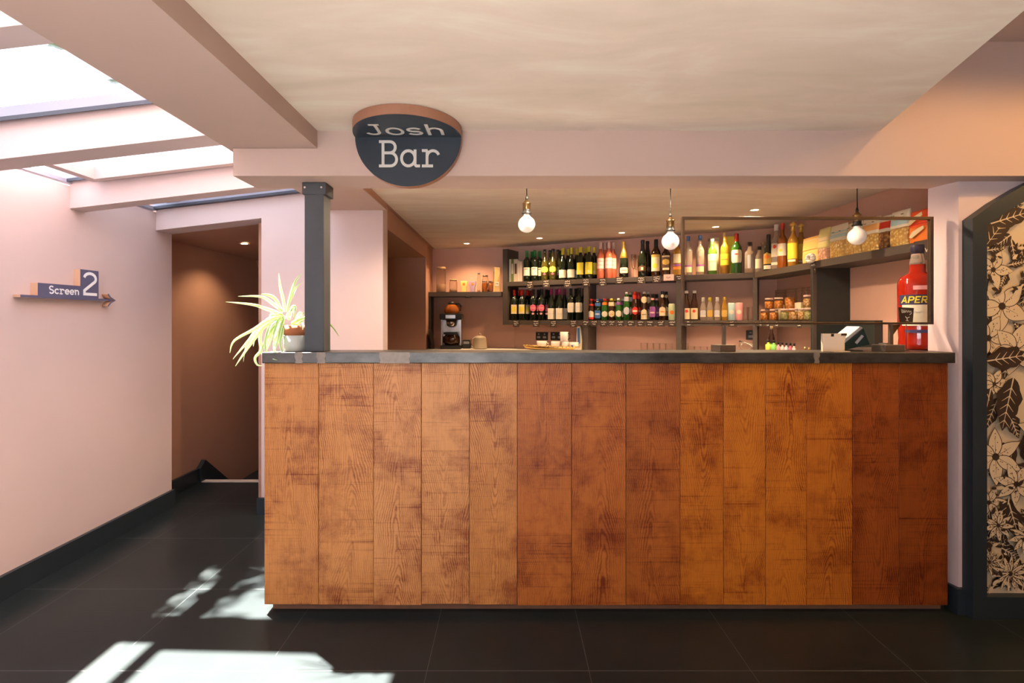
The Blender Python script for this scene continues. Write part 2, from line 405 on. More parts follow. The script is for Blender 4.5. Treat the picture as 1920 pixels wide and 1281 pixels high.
struct('trim_%d' % n, f, FRAMEG); n += 1
f = MB(); sloped(f, WL, XR, 3.53, 3.5699, .151, .19, 0); sloped(f, WL, XR, 3.53, 3.5699, .135, .151, 1)
struct('trim_%d' % n, f, [FRAMEG, DARKG]); n += 1
# roof light curb in the second bay and its glazing bar
f = MB(); sloped(f, -2.17, XR, 2.79, 2.834, .115, .185); sloped(f, -2.21, -2.17, 2.276, 2.834, .115, .185)
struct('trim_%d' % n, f, PINK); n += 1
for y0, y1 in ((1.415, 2.12), (.675, 1.325), (-.075, .575), (-.825, -.175), (-1.575, -.925), (-2.325, -1.675), (2.97, 3.53)):
    struct('trim_%d' % n, sloped(MB(), -2.24, -2.15, y0+.036, y1-.037, .151, .19), FRAMEG); n += 1
g = MB()
sloped(g, WL+.03, XR, BACK, 3.56, .192, .2)
struct('window_2', g, PANE)

# ------------------------------------------------------------------ arched door with floral wallpaper panel
XL, XW, YF, SZ = 2.012, .94, 2.315, 1.741
R_ = 1.53; xc = XL+XW; dz = math.sqrt(R_*R_-XW*XW)
def arch_poly(inset, y):
    r = R_-inset*1.0; x0 = XL+inset; pts = [(x0, y, .095 if inset else 0)]
    half = xc-x0
    a0 = math.asin(half/r)
    for k in range(17):
        a = -a0+2*a0*k/16; pts.append((xc+r*math.sin(a), y, SZ-dz+r*math.cos(a)))
    pts.append((xc+half, y, .095 if inset else 0))
    return pts
door = bpy.data.objects.new('door_1', None); COL.objects.link(door); door['kind'] = 'structure'
o_, i_ = arch_poly(0, YF), arch_poly(.062, YF)
fr = MB(); bb = 0
v = o_+i_+[(x, 2.37, z) for x, y, z in o_]+[(x, 2.37, z) for x, y, z in i_]; fr.v = v; k = len(o_)
for i in range(k):
    j = (i+1) % k
    fr.face([i, j, k+j, k+i]); fr.face([2*k+i, 3*k+i, 3*k+j, 2*k+j]); fr.face([i, 2*k+i, 2*k+j, j]); fr.face([k+i, k+j, 3*k+j, 3*k+i])
fr.build('frame', NAVY, door)
FLC = mat('wallpaper_cream', (.62, .48, .31), .6, var=.08); FLK = mat('wallpaper_dark_ink', (.035, .018, .010), .6, var=.1)
pn = MB(); ip = arch_poly(.060, 2.352); pn.prism(ip, (0, .017, 0), 0)
rnd = random.Random(5)
def inside(x, z):
    if x < XL+.064 or x > xc or z < .10: return False
    return z < SZ-dz+math.sqrt(max(0, (R_-.064)**2-(x-xc)**2))
lay = [0]
def flat(poly, mi):
    if not all(inside(x, z) for x, z in poly): 
        poly = [(min(max(x, XL+.064), xc), max(.10, min(z, SZ-dz+math.sqrt((R_-.064)**2-(min(max(x, XL+.064), xc)-xc)**2)))) for x, z in poly]
    lay[0] += 1; y = 2.352-.00001*lay[0]
    b0 = len(pn.v); pn.v += [(x, y, z) for x, z in poly]; pn.face([b0+i for i in range(len(poly))], mi)
def leafshape(cx, cz, ang, ln, wd, n=9, wav=0):
    up, lo = [], []
    for i in range(n+1):
        t = i/n; ww = wd*math.sin(PI*t**.8)*(1+wav*math.sin(t*22)); a = (t*ln, ww); up.append(a); lo.append((t*ln, -ww))
    ca, sa = math.cos(ang), math.sin(ang)
    return [(cx+x*ca-y*sa, cz+x*sa+y*ca) for x, y in up+lo[::-1][1:-1]]
def stroke(x0, z0, x1, z1, w, mi):
    l = math.hypot(x1-x0, z1-z0) or 1; nx, nz = -(z1-z0)/l*w, (x1-x0)/l*w
    flat([(x0+nx, z0+nz), (x0-nx, z0-nz), (x1-nx*.3, z1-nz*.3), (x1+nx*.3, z1+nz*.3)], mi)
def darkleaf(cx, cz, a, ln, wd):
    flat(leafshape(cx, cz, a, ln, wd, 14, .10), 1)
    stroke(cx, cz, cx+math.cos(a)*ln*.95, cz+math.sin(a)*ln*.95, .003, 0)
    for t in (.2, .35, .5, .65, .8):
        for s in (-1, 1):
            bx, bz = cx+math.cos(a)*ln*t, cz+math.sin(a)*ln*t; aa = a+s*.8
            stroke(bx, bz, bx+math.cos(aa)*wd*.75, bz+math.sin(aa)*wd*.75, .002, 0)
def flower(cx, cz, r, np_, wr=.22):
    a0 = rnd.random()*6
    for k in range(np_):
        a = a0+2*PI*k/np_
        flat(leafshape(cx, cz, a, r, r*wr, 10), 1); flat(leafshape(cx+math.cos(a)*.004, cz+math.sin(a)*.004, a, r*.94, r*wr-.0032, 10), 0)
        stroke(cx, cz, cx+math.cos(a)*r*.6, cz+math.sin(a)*r*.6, .0013, 1)
        for q in range(6):
            t = .2+.6*rnd.random(); u = (rnd.random()-.5)*r*wr*.8; px, pz = cx+math.cos(a)*r*t-math.sin(a)*u, cz+math.sin(a)*r*t+math.cos(a)*u
            flat([(px+.0028*math.cos(w_), pz+.0028*math.sin(w_)) for w_ in (0, 1.57, 3.14, 4.71)], 1)
    flat([(cx+r*.13*math.cos(w_), cz+r*.13*math.sin(w_)) for w_ in [x*PI/4 for x in range(8)]], 1)
x_a, x_b = XL+.07, XL+.42
for z0, z1, dens in ((.10, .42, 44), (1.0, 1.25, 14), (1.48, 2.1, 40)):       # dark ground areas
    for k in range(dens):
        darkleaf(rnd.uniform(x_a-.05, x_b), rnd.uniform(z0, z1), rnd.uniform(0, 6.28), rnd.uniform(.07, .14), rnd.uniform(.018, .032))
for k in range(16): darkleaf(rnd.uniform(x_a, x_b), rnd.uniform(.4, 1.5), rnd.uniform(3.6, 5.4), rnd.uniform(.1, .2), rnd.uniform(.03, .05))
for cx, cz, r, np_, wr in ((2.16, 1.36, .13, 5, .3), (2.10, 1.22, .11, 6, .28), (2.22, 1.17, .12, 6, .3), (2.12, 1.52, .09, 5, .28), (2.13, .70, .13, 6, .24), (2.22, .58, .10, 7, .22),
                           (2.10, .50, .08, 6, .24), (2.14, .40, .07, 9, .2), (2.10, .24, .06, 12, .16), (2.19, .19, .085, 14, .14), (2.12, 1.02, .07, 6, .3), (2.26, .35, .08, 10, .2), (2.35, .8, .14, 6, .25), (2.4, 1.3, .14, 6, .28), (2.36, .25, .1, 10, .2)):
    flower(cx, cz, r, np_, wr)
for k in range(140):
    cx, cz = rnd.uniform(x_a, x_b), rnd.choice((rnd.uniform(.1, .62), rnd.uniform(1.4, 1.62))); a = rnd.uniform(0, 6.28); ln = rnd.uniform(.015, .04)
    flat(leafshape(cx, cz, a, ln, ln*.22, 5), rnd.choice((1, 1, 0)))
darkleaf(2.08, 1.12, .15, .2, .05); darkleaf(2.2, 1.05, 4.5, .24, .055); darkleaf(2.10, 1.0, 4.2, .14, .04); darkleaf(2.07, 1.62, .9, .2, .045); darkleaf(2.1, 1.72, .3, .2, .04)
# rest of the panel, out to the far side, repeats larger leaves
xx0 = xc
for k in range(60):
    cx, cz = rnd.uniform(x_b, xc-.1), rnd.uniform(.12, 1.9)
    (darkleaf(cx, cz, rnd.uniform(0, 6.28), .16, .04) if k % 2 else flower(cx, cz, .1, 6, .28))
pn.build('wallpaper_panel', [FLC, FLK], door)

# ------------------------------------------------------------------ bar counter
cnt = thing('bar_counter', 'long bar counter clad in sawn oak boards with a zinc top', 'bar counter', (0, 0, 0))
edges = [495, 597, 700, 790, 880, 970, 1072, 1174, 1275.5, 1357, 1436, 1513, 1599, 1686, 1778]
YP = 2.36
tints = [(.60, .235, .062), (.64, .26, .072), (.67, .285, .09), (.67, .29, .092), (.63, .255, .068), (.50, .15, .026), (.48, .14, .022), (.42, .118, .018),
         (.54, .165, .015), (.57, .18, .017), (.56, .175, .016), (.50, .15, .015), (.30, .07, .010), (.245, .055, .008)]
rb = random.Random(3)
for i in range(14):
    x0, x1 = (edges[i]-CX)/F*YP, (edges[i+1]-CX)/F*YP; xm = (x0+x1)/2; hw = (x1-x0)/2-.0008
    zb = .041-rb.uniform(0, .006); oy = rb.uniform(0, .003)
    m = MB(); m.box(-hw, hw, oy, .024, zb-.6, 1.1085-.6)
    o = m.build('board', WOOD, cnt, (xm, YP, .6), bevel=.0018); o.color = (*tints[i], (i*5 % 14+1)/15.0+.003*i)
ct = MB(); xl, xr = (491-CX)/F*2.34, 1.943+.015
ct.box(xl, xr, 2.34, 2.545, 1.110, 1.157, 0)
ctop = ct.build('countertop', ZINC, cnt, bevel=.0025)
pt = MB()
for a, c_ in ((553, 567), (594, 610), (711.5, 768), (1526, 1536)):
    xa, xb = (a-CX)/F*2.34, (c_-CX)/F*2.34
    pr = [(xa, 0), (xa+.004, .012), (xa-.002, .03), (xa, .0485), (xb, .0485), (xb+.003, .033), (xb-.003, .02), (xb+.002, .008), (xb, 0)]
    pt = MB(); pt.prism([(x, 2.3392, 1.1095+z) for x, z in pr], (0, .0006, 0)); pt.build('bare_patch', ZINCP, cnt)
WINT = mat('toe_kick_wood', (.22, .10, .05), .6, var=.2, scale=20)
t_ = MB(); t_.box((512-CX)/F*2.40, 1.94, 2.40, 2.43, 0, 1.0); t_.build('toe_kick', WINT, cnt)
bk = MB(); bk.box(-1.03, -1.0, 2.4301, 2.53, 0, 1.109); bk.box(-1.0, 1.94, 2.50, 2.53, 0, 1.109); bk.build('carcass', PINKD, cnt)
es = MB(); es.box(-1.086, -1.034, 2.385, 2.53, .041, 1.109); es.build('end_panel', WINT, cnt)
# ledge carrying the big bottle
tag(MB().box(1.64, 2.268, 2.5525, 2.80, 1.115, 1.157).build('ledge', ZINC), 'short zinc ledge behind the counter beneath the giant bottle', 'ledge')
lg = bpy.data.objects['ledge']
MB().box(1.70, 2.17, 2.72, 2.78, 0, 1.1149).build('ledge_support', SHELFIN, lg)

# ------------------------------------------------------------------ post
ps = thing('support_post', 'square grey timber post standing on the left end of the counter', 'post', (-.875, 2.435, 1.157))
MB().box(-.0435, .0435, -.045, .045, 0, BEAMZ-1.157).build('shaft', POST, ps, bevel=.003)
cp = MB(); cp.box(-.052, .055, -.052, .052, .705, BEAMZ-1.157-.001); cp.build('cap_block', POST, ps, bevel=.003)
sc = MB()
for x in (-.038, .036): MB().tube([(x, -.0521, .735), (x, -.056, .735)], .005, 8).build('bolt', CHROME, ps)

# ------------------------------------------------------------------ lettering
def arc(cx, cy, rx, ry, a0, a1, n=12): return [(cx+rx*math.cos(math.radians(a0+(a1-a0)*i/n)), cy+ry*math.sin(math.radians(a0+(a1-a0)*i/n))) for i in range(n+1)]
GL = {
 'J': (.72, [[(.30, .95), (.66, .95)], [(.52, .95), (.52, .28)]+arc(.30, .28, .22, .23, 0, -160)]),
 'o': (.72, [arc(.36, .34, .27, .30, 0, 360, 24)]),
 's': (.66, [arc(.33, .49, .21, .15, 20, 265, 10)+arc(.33, .19, .22, .15, 90, -160, 10)]),
 'h': (.74, [[(.16, 1.0), (.16, 0)], [(.16, .40)]+arc(.39, .40, .23, .24, 160, 0)+[(.62, 0)]]),
 'B': (.80, [[(.05, .955), (.45, .955)]+arc(.45, .745, .20, .21, 90, -90)+[(.20, .535)], [(.45, .535)]+arc(.47, .29, .23, .245, 90, -90)+[(.05, .045)], [(.20, .955), (.20, .045)]]),
 'a': (.78, [arc(.33, .33, .25, .285, 0, 360, 24), [(.58, .66), (.58, .12)]+arc(.65, .12, .07, .08, 180, 250, 4)+[(.76, .045)]]),
 'r': (.72, [[(.05, .62), (.26, .62)], [(.24, .62), (.24, .045)], [(.05, .045), (.46, .045)], [(.24, .36)]+arc(.46, .38, .22, .235, 170, 20)]),
 'S': (.72, [arc(.36, .72, .24, .22, 30, 265, 12)+arc(.36, .26, .26, .22, 90, -155, 12)]),
 'c': (.66, [arc(.36, .33, .25, .28, 40, 320, 18)]),
 'e': (.68, [[(.12, .34), (.60, .34)]+arc(.36, .33, .25, .28, 5, 320, 18)]),
 'n': (.74, [[(.04, .62), (.2, .62)], [(.18, .64), (.18, .0)], [(.18, .40)]+arc(.40, .38, .21, .23, 160, 0)+[(.61, 0)]]),
 '2': (.72, [arc(.36, .73, .25, .23, 170, -30, 12)+[(.12, .20), (.12, .05), (.66, .05)]]),
 'A': (.8, [[(.06, 0), (.40, 1), (.7, 0)], [(.18, .33), (.6, .33)]]),
 'P': (.7, [[(.12, 0), (.12, .95), (.4, .95)]+arc(.4, .70, .2, .25, 90, -90)+[(.12, .45)]]),
 'E': (.66, [[(.58, .95), (.12, .95), (.12, .05), (.58, .05)], [(.12, .5), (.5, .5)]]),
 'R': (.74, [[(.12, 0), (.12, .95), (.4, .95)]+arc(.4, .70, .2, .25, 90, -90)+[(.12, .45)], [(.35, .45), (.62, 0)]]),
 'O': (.84, [arc(.40, .5, .3, .45, 0, 360, 24)]),
 'L': (.62, [[(.12, .95), (.12, .05), (.55, .05)]]),
}
def text_w(t, sp=.0): return sum(GL[c][0]+sp for c in t)
def write(mb, t, o, ux, uy, un, hgt, width=None, w=.10, th=.001, mi=0, sp=0.0):
    sx = (width/text_w(t, sp)) if width else hgt; x = 0
    for c_ in t:
        adv, strokes = GL[c_]
        for s_ in strokes: mb.ribbon([((x+a)*sx, b_*hgt) for a, b_ in s_], w*hgt, o, ux, uy, un, th, mi)
        x += adv+sp
# round sign folded over the edge of ceiling and beam
sg = thing('round_sign', 'dark round hanging sign reading Josh Bar, folded over ceiling and beam edge', 'sign', (-.4245, BY0, CEIL))
R0 = .223; YS = 2.24-BY0; ZS = -.04
ver = [(R0*math.cos(a), R0*1.0*math.sin(a)) for a in [PI+PI*k/40 for k in range(41)]]
vb = MB(); vb.prism([(x, YS, ZS+.0+z*.935) for x, z in ver], (0, .0385, 0)); 
hb = MB(); hor = [(R0*math.cos(a), -.25*math.sin(a)) for a in [PI*k/40 for k in range(41)]]
hb.prism([(x, YS+y, ZS) for x, y in hor], (0, 0, .0385))
body = MB(); body.v = vb.v+hb.v; body.f = vb.f+[tuple(i+len(vb.v) for i in f) for f in hb.f]; body.mi = vb.mi+hb.mi; body.sm = vb.sm+hb.sm
body.build('sign_body', RUST, sg)
fc = MB(); fc.prism([(x, YS-.002, ZS+z*.935) for x, z in ver], (0, .0018, 0)); fc.prism([(x, YS+y, ZS-.002) for x, y in hor], (0, 0, .0018))
sgf = fc.build('sign_face', SIGNNAVY, sg)
lt = MB()
write(lt, 'Bar', (-.128, YS-.0032, -.168), (1, 0, 0), (0, 0, 1), (0, 1, 0), .112, .262, .105, .001)
write(lt, 'Josh', (-.166, YS-.032, ZS-.0032), (1, 0, 0), (0, -1, 0), (0, 0, 1), .118, .33, .11, .001)
lt.build('lettering', LETTER, sgf)
# Screen 2 arrow sign on the left wall
XF = WL+.037
sn = thing('arrow_sign', 'slate blue arrow sign reading Screen 2 on the left wall', 'sign', (WL, 2.54, 1.41))
def sbox(y0, y1, z0, z1): 
    m = MB(); m.box(0, .0355, y0-2.54, y1-2.54, z0-1.41, z1-1.41); return m
m = sbox(2.54, 3.12, 1.409, 1.421); m.box(0, .0355, 2.634-2.54, 2.895-2.54, .0111, .074); m.box(0, .0355, 2.895-2.54+.0001, 3.023-2.54, .0111, .166)
hd = [[(3.095-2.54, .040), (3.115-2.54, .020), (3.15-2.54, .005), (3.115-2.54, -.010), (3.095-2.54, -.030)]]
for s_ in hd: m.ribbon(s_, .008, (0, 0, 0), (0, 1, 0), (0, 0, 1), (1, 0, 0), .0355)
m.build('sign_block', PEACH, sn)
m = MB(); m.box(.0356, .037, 0, .58, -.001, .011); m.box(.0356, .037, .094, .355, .0111, .074); m.box(.0356, .037, .3551, .483, .0111, .166)
for s_ in hd: m.ribbon(s_, .008, (.0356, 0, 0), (0, 1, 0), (0, 0, 1), (1, 0, 0), .0014)
snf = m.build('sign_face', SIGNBLUE, sn)
m = MB(); write(m, 'Screen', (.0372, .155, .024), (0, 1, 0), (0, 0, 1), (1, 0, 0), .040, .192, .16, .0008)
write(m, '2', (.0372, .362, .026), (0, 1, 0), (0, 0, 1), (1, 0, 0), .126, .118, .125, .0008)
m.build('lettering', LETTERW, snf)

# ------------------------------------------------------------------ back shelving
D = Vector((.8802, -.4747)); NB = Vector((.4747, .8802)); P0 = Vector((-.067, 5.50))
UZ, LZ = 1.690, 1.295
def sp_(px, back):                        # point on the angled shelf line, 'back' metres behind its front edge
    r = (px-CX)/F; q = P0+NB*back; t = (r*q.y-q.x)/(D.x-r*D.y); p = q+D*t; return p
THS = math.atan2(D.y, D.x)
def along(px):
    r = (px-CX)/F; return (r*P0.y-P0.x)/(D.x-r*D.y)
def sbox2(mb, t0, t1, b0, b1, z0, z1, mi=0):
    pts = []
    for z in (z0, z1):
        for b_ in (b0, b1):
            for t in (t0, t1):
                p = P0+D*t+NB*b_; pts.append((p.x, p.y, z))
    mb.hexa(pts, mi); return mb
TEND = 2.36
def fx(y): return 2.0+(4.38-y)*.0256
shu = thing('wall_shelving', 'charcoal open shelving unit along the angled back wall, holding the bottles', 'shelving', (P0.x, P0.y, 1.0))
def loc(mb, o=(P0.x, P0.y, 1.0)):
    mb.v = [(x-o[0], y-o[1], z-o[2]) for x, y, z in mb.v]; return mb
Tl = along(941); DEP = .248
def upright(pxc, wpx, z0, z1, name='upright'):
    t0 = along(pxc-wpx/2); t1 = along(pxc+wpx/2)
    m = sbox2(MB(), t0, t1, 0, DEP, z0, z1); loc(m).build(name, SHELF, shu, bevel=.002)
upright(947, 9, LZ-.045, 2.03)
tt = [along(951.6), along(1094), along(1102), along(1267.5), along(1278), along(1411.5), along(1419)]
upright(1098, 8, 1.0, UZ-.045); upright(1272.5, 10, 1.0, UZ-.045)
m = sbox2(MB(), along(1411.5), along(1420), .0, DEP-.02, 1.0, UZ-.045); loc(m).build('upright', SHELF, shu)
m = sbox2(MB(), tt[0], TEND, 0, DEP, UZ-.045, UZ); loc(m).build('shelf', SHELF, shu, bevel=.002)
for a_, b_ in ((tt[0], tt[1]), (tt[2], tt[3]), (tt[4], tt[5])):
    m = sbox2(MB(), a_+.0005, b_-.0005, 0, DEP, LZ-.045, LZ); loc(m).build('shelf', SHELF, shu, bevel=.002)
# return shelving along the right wall
ret = thing('return_shelving', 'charcoal return shelving running along the right wall of the bar', 'shelving', (2.0, 3.55, 1.0))
q = P0+D*TEND
def rb_(mb): return loc(mb, (2.0, 3.55, 1.0))
m = MB(); m.prism([(2.012, 4.378, UZ-.045), (2.046, 2.60, UZ-.045), (2.268, 2.60, UZ-.045), (2.268, 4.52, UZ-.045), (2.132, 4.595, UZ-.045)], (0, 0, .045)); rb_(m).build('shelf', SHELF, ret)
m = MB(); m.prism([(2.012, 4.37, LZ-.045), (2.022, 3.571, LZ-.045), (2.268, 3.571, LZ-.045), (2.268, 4.51, LZ-.045), (2.13, 4.58, LZ-.045)], (0, 0, .045)); rb_(m).build('shelf', SHELF, ret)
m = MB(); m.box(2.018, 2.268, 3.55, 3.57, 1.001, UZ-.0455); rb_(m).build('upright', SHELFIN, ret)  # shade on this panel is put into its black; edge strip stays charcoal
m = MB(); m.box(2.016, 2.042, 3.542, 3.5499, 1.001, UZ-.0455); rb_(m).build('edge_strip', SHELF, ret)
m = MB(); m.box(2.22, 2.268, 3.24, 3.541, 1.001, 1.297); rb_(m).build('side_panel', SHELFIN, ret)
# small shelf at the left
sml = thing('side_shelf', 'short charcoal shelf left of the wine shelving, over the coffee machine', 'shelf', (-.845, 5.6, 1.545))
m = MB(); m.prism([(-.844, 5.56, 0), (-.085, 5.50, 0), (-.005, 5.655, 0), (-.01, 5.725, 0), (-.844, 5.855, 0)], (0, 0, .045)); m.v = [(x+.845, y-5.6, z) for x, y, z in m.v]
m.build('board', SHELF, sml)
MB().box(.002, .022, -.03, .19, -.544, -.0005).build('bracket', SHELFIN, sml)
# worktop below the shelves (hidden cabinets under it)
def poly_prism(pts, z0, z1, name, m, parent=None):
    mb = MB(); mb.prism([(x, y, z0) for x, y in pts], (0, 0, z1-z0)); return mb.build(name, m, parent)
nf = [(-.844, 5.40), (-.15, 5.25), (1.65, 4.28), (1.65, 3.0), (2.266, 3.0), (2.266, 4.515), (.05, 5.712), (-.844, 5.85)]
bc = thing('back_worktop', 'hidden worktop, made pale to bounce light, with cabinets below the bar shelves', 'worktop', (0, 5.2, 0))
PALE = mat('bounce_laminate', (.70, .65, .58), .5, var=.04)  # hidden tops kept pale to bounce lamp light up to the bar ceiling
o = poly_prism([(x, y-5.2) for x, y in nf], .96, 1.0, 'worktop', PALE, bc)
wb = thing('bounce_counter', 'unseen pale surface added behind the bar front to bounce light', 'worktop', (0, 2.8, 0))  # unseen counter added as a reflector below the front downlights
MB().box(-.98, 1.62, -.265, .30, .84, .88).build('worktop', PALE, wb); MB().box(-.96, 1.60, -.26, .27, 0, .8399).build('cabinet', SHELFIN, wb)
o = poly_prism([(x, y-5.2) for x, y in nf], 0.0, .9599, 'cabinet', SHELFIN, bc)

# ------------------------------------------------------------------ bottles and other stock
PROF = {
 'bordeaux': ([(.035, 0), (.0375, .004), (.0375, .19), (.0345, .207), (.020, .226), (.0148, .238), (.0142, .285), (.0155, .287), (.0155, .296), (.0142, .30)], .30),
 'burgundy': ([(.037, 0), (.0395, .004), (.0395, .14), (.036, .165), (.022, .205), (.0155, .232), (.0142, .285), (.0155, .288), (.0142, .30)], .30),
 'tall': ([(.033, 0), (.0355, .004), (.0355, .20), (.031, .222), (.0165, .245), (.0142, .26), (.0142, .33)], .33),
 'champagne': ([(.040, 0), (.0435, .005), (.0435, .14), (.040, .17), (.024, .225), (.0165, .26), (.015, .30), (.0175, .303), (.0175, .318), (.015, .325)], .325),
 'beer': ([(.028, 0), (.0305, .004), (.0305, .118), (.026, .143), (.0165, .170), (.0135, .20), (.0130, .225)], .23),
 'stubby': ([(.029, 0), (.0315, .004), (.0315, .105), (.027, .125), (.016, .15), (.0135, .19)], .195),
 'half': ([(.029, 0), (.0325, .004), (.0325, .13), (.029, .155), (.017, .19), (.0140, .215), (.0135, .245)], .25),
 'spirit': ([(.034, 0), (.037, .005), (.037, .17), (.034, .19), (.018, .215), (.0145, .23), (.0140, .275)], .28),
 'mixer': ([(.026, 0), (.0285, .004), (.0285, .09), (.024, .115), (.014, .15), (.0128, .185)], .19),
 'square': ([(.030, 0), (.034, .004), (.034, .125), (.032, .14), (.016, .155), (.0145, .20)], .205),
 'mini': ([(.011, 0), (.0125, .002), (.0125, .045), (.006, .055), (.006, .07)], .07),
}
def glass(name, c, tr=.0, rough=.06): return mat('glass_'+name, c, rough, 0, tr, .3, ior=1.45)
GD = glass('black_green', (.008, .013, .007)); GG = glass('olive', (.10, .09, .012), .35); GR = glass('rose', (.80, .22, .12), .45)
GB = glass('amber_brown', (.035, .012, .005)); GGR = glass('green', (.03, .13, .02), .3); GC = glass('clear', (.80, .72, .62), .75)
GY = glass('gold_yellow', (.60, .32, .04), .5); GA = glass('whisky', (.50, .15, .02), .5); GVG = glass('vivid_green', (.12, .32, .04), .3); GAP = glass('orange_red', (.42, .018, .005), .25)
def lab(name, c): return mat('paper_'+name, c, .6, var=.04, scale=60)
WHT = lab('white', (.75, .69, .55)); CRM = lab('cream', (.72, .60, .38)); YLW = lab('yellow', (.72, .58, .04)); LIM = lab('lime', (.60, .62, .09)); PNK = lab('pink', (.62, .12, .20))
RED = lab('red', (.62, .03, .015)); BLU = lab('blue', (.05, .16, .42)); PRP = lab('purple', (.27, .08, .30)); ORG = lab('orange', (.80, .20, .02)); BLKL = lab('black', (.015, .012, .012)); BRN = lab('brown', (.10, .045, .025))
SLV = lab('silver', (.55, .55, .6)); GRNL = lab('green', (.1, .35, .08)); SKY = lab('pale_blue', (.42, .62, .68)); RSE = lab('pale_red', (.78, .35, .36)); GLDL = lab('gold', (.6, .38, .08)); PKW = lab('pink_white', (.80, .52, .47))
CGRN = mat('cap_green', (.02, .20, .05), .35); CYEL = mat('cap_yellow', (.62, .52, .04), .35); CPRP = mat('cap_magenta', (.30, .02, .12), .35); CRED = mat('cap_red', (.45, .02, .01), .35); CBLK = mat('cap_black', (.01, .01, .012), .35)
CWHT = mat('cap_white', (.75, .70, .65), .35); CGLD = mat('cap_gold', (.75, .50, .10), .3, .6); CBLU = mat('cap_blue', (.05, .14, .36), .35); CPNK = mat('cap_rose', (.62, .42, .38), .4); CSLV = mat('cap_silver', (.6, .6, .62), .3, .7); CORK = mat('cork', (.45, .30, .16), .8)

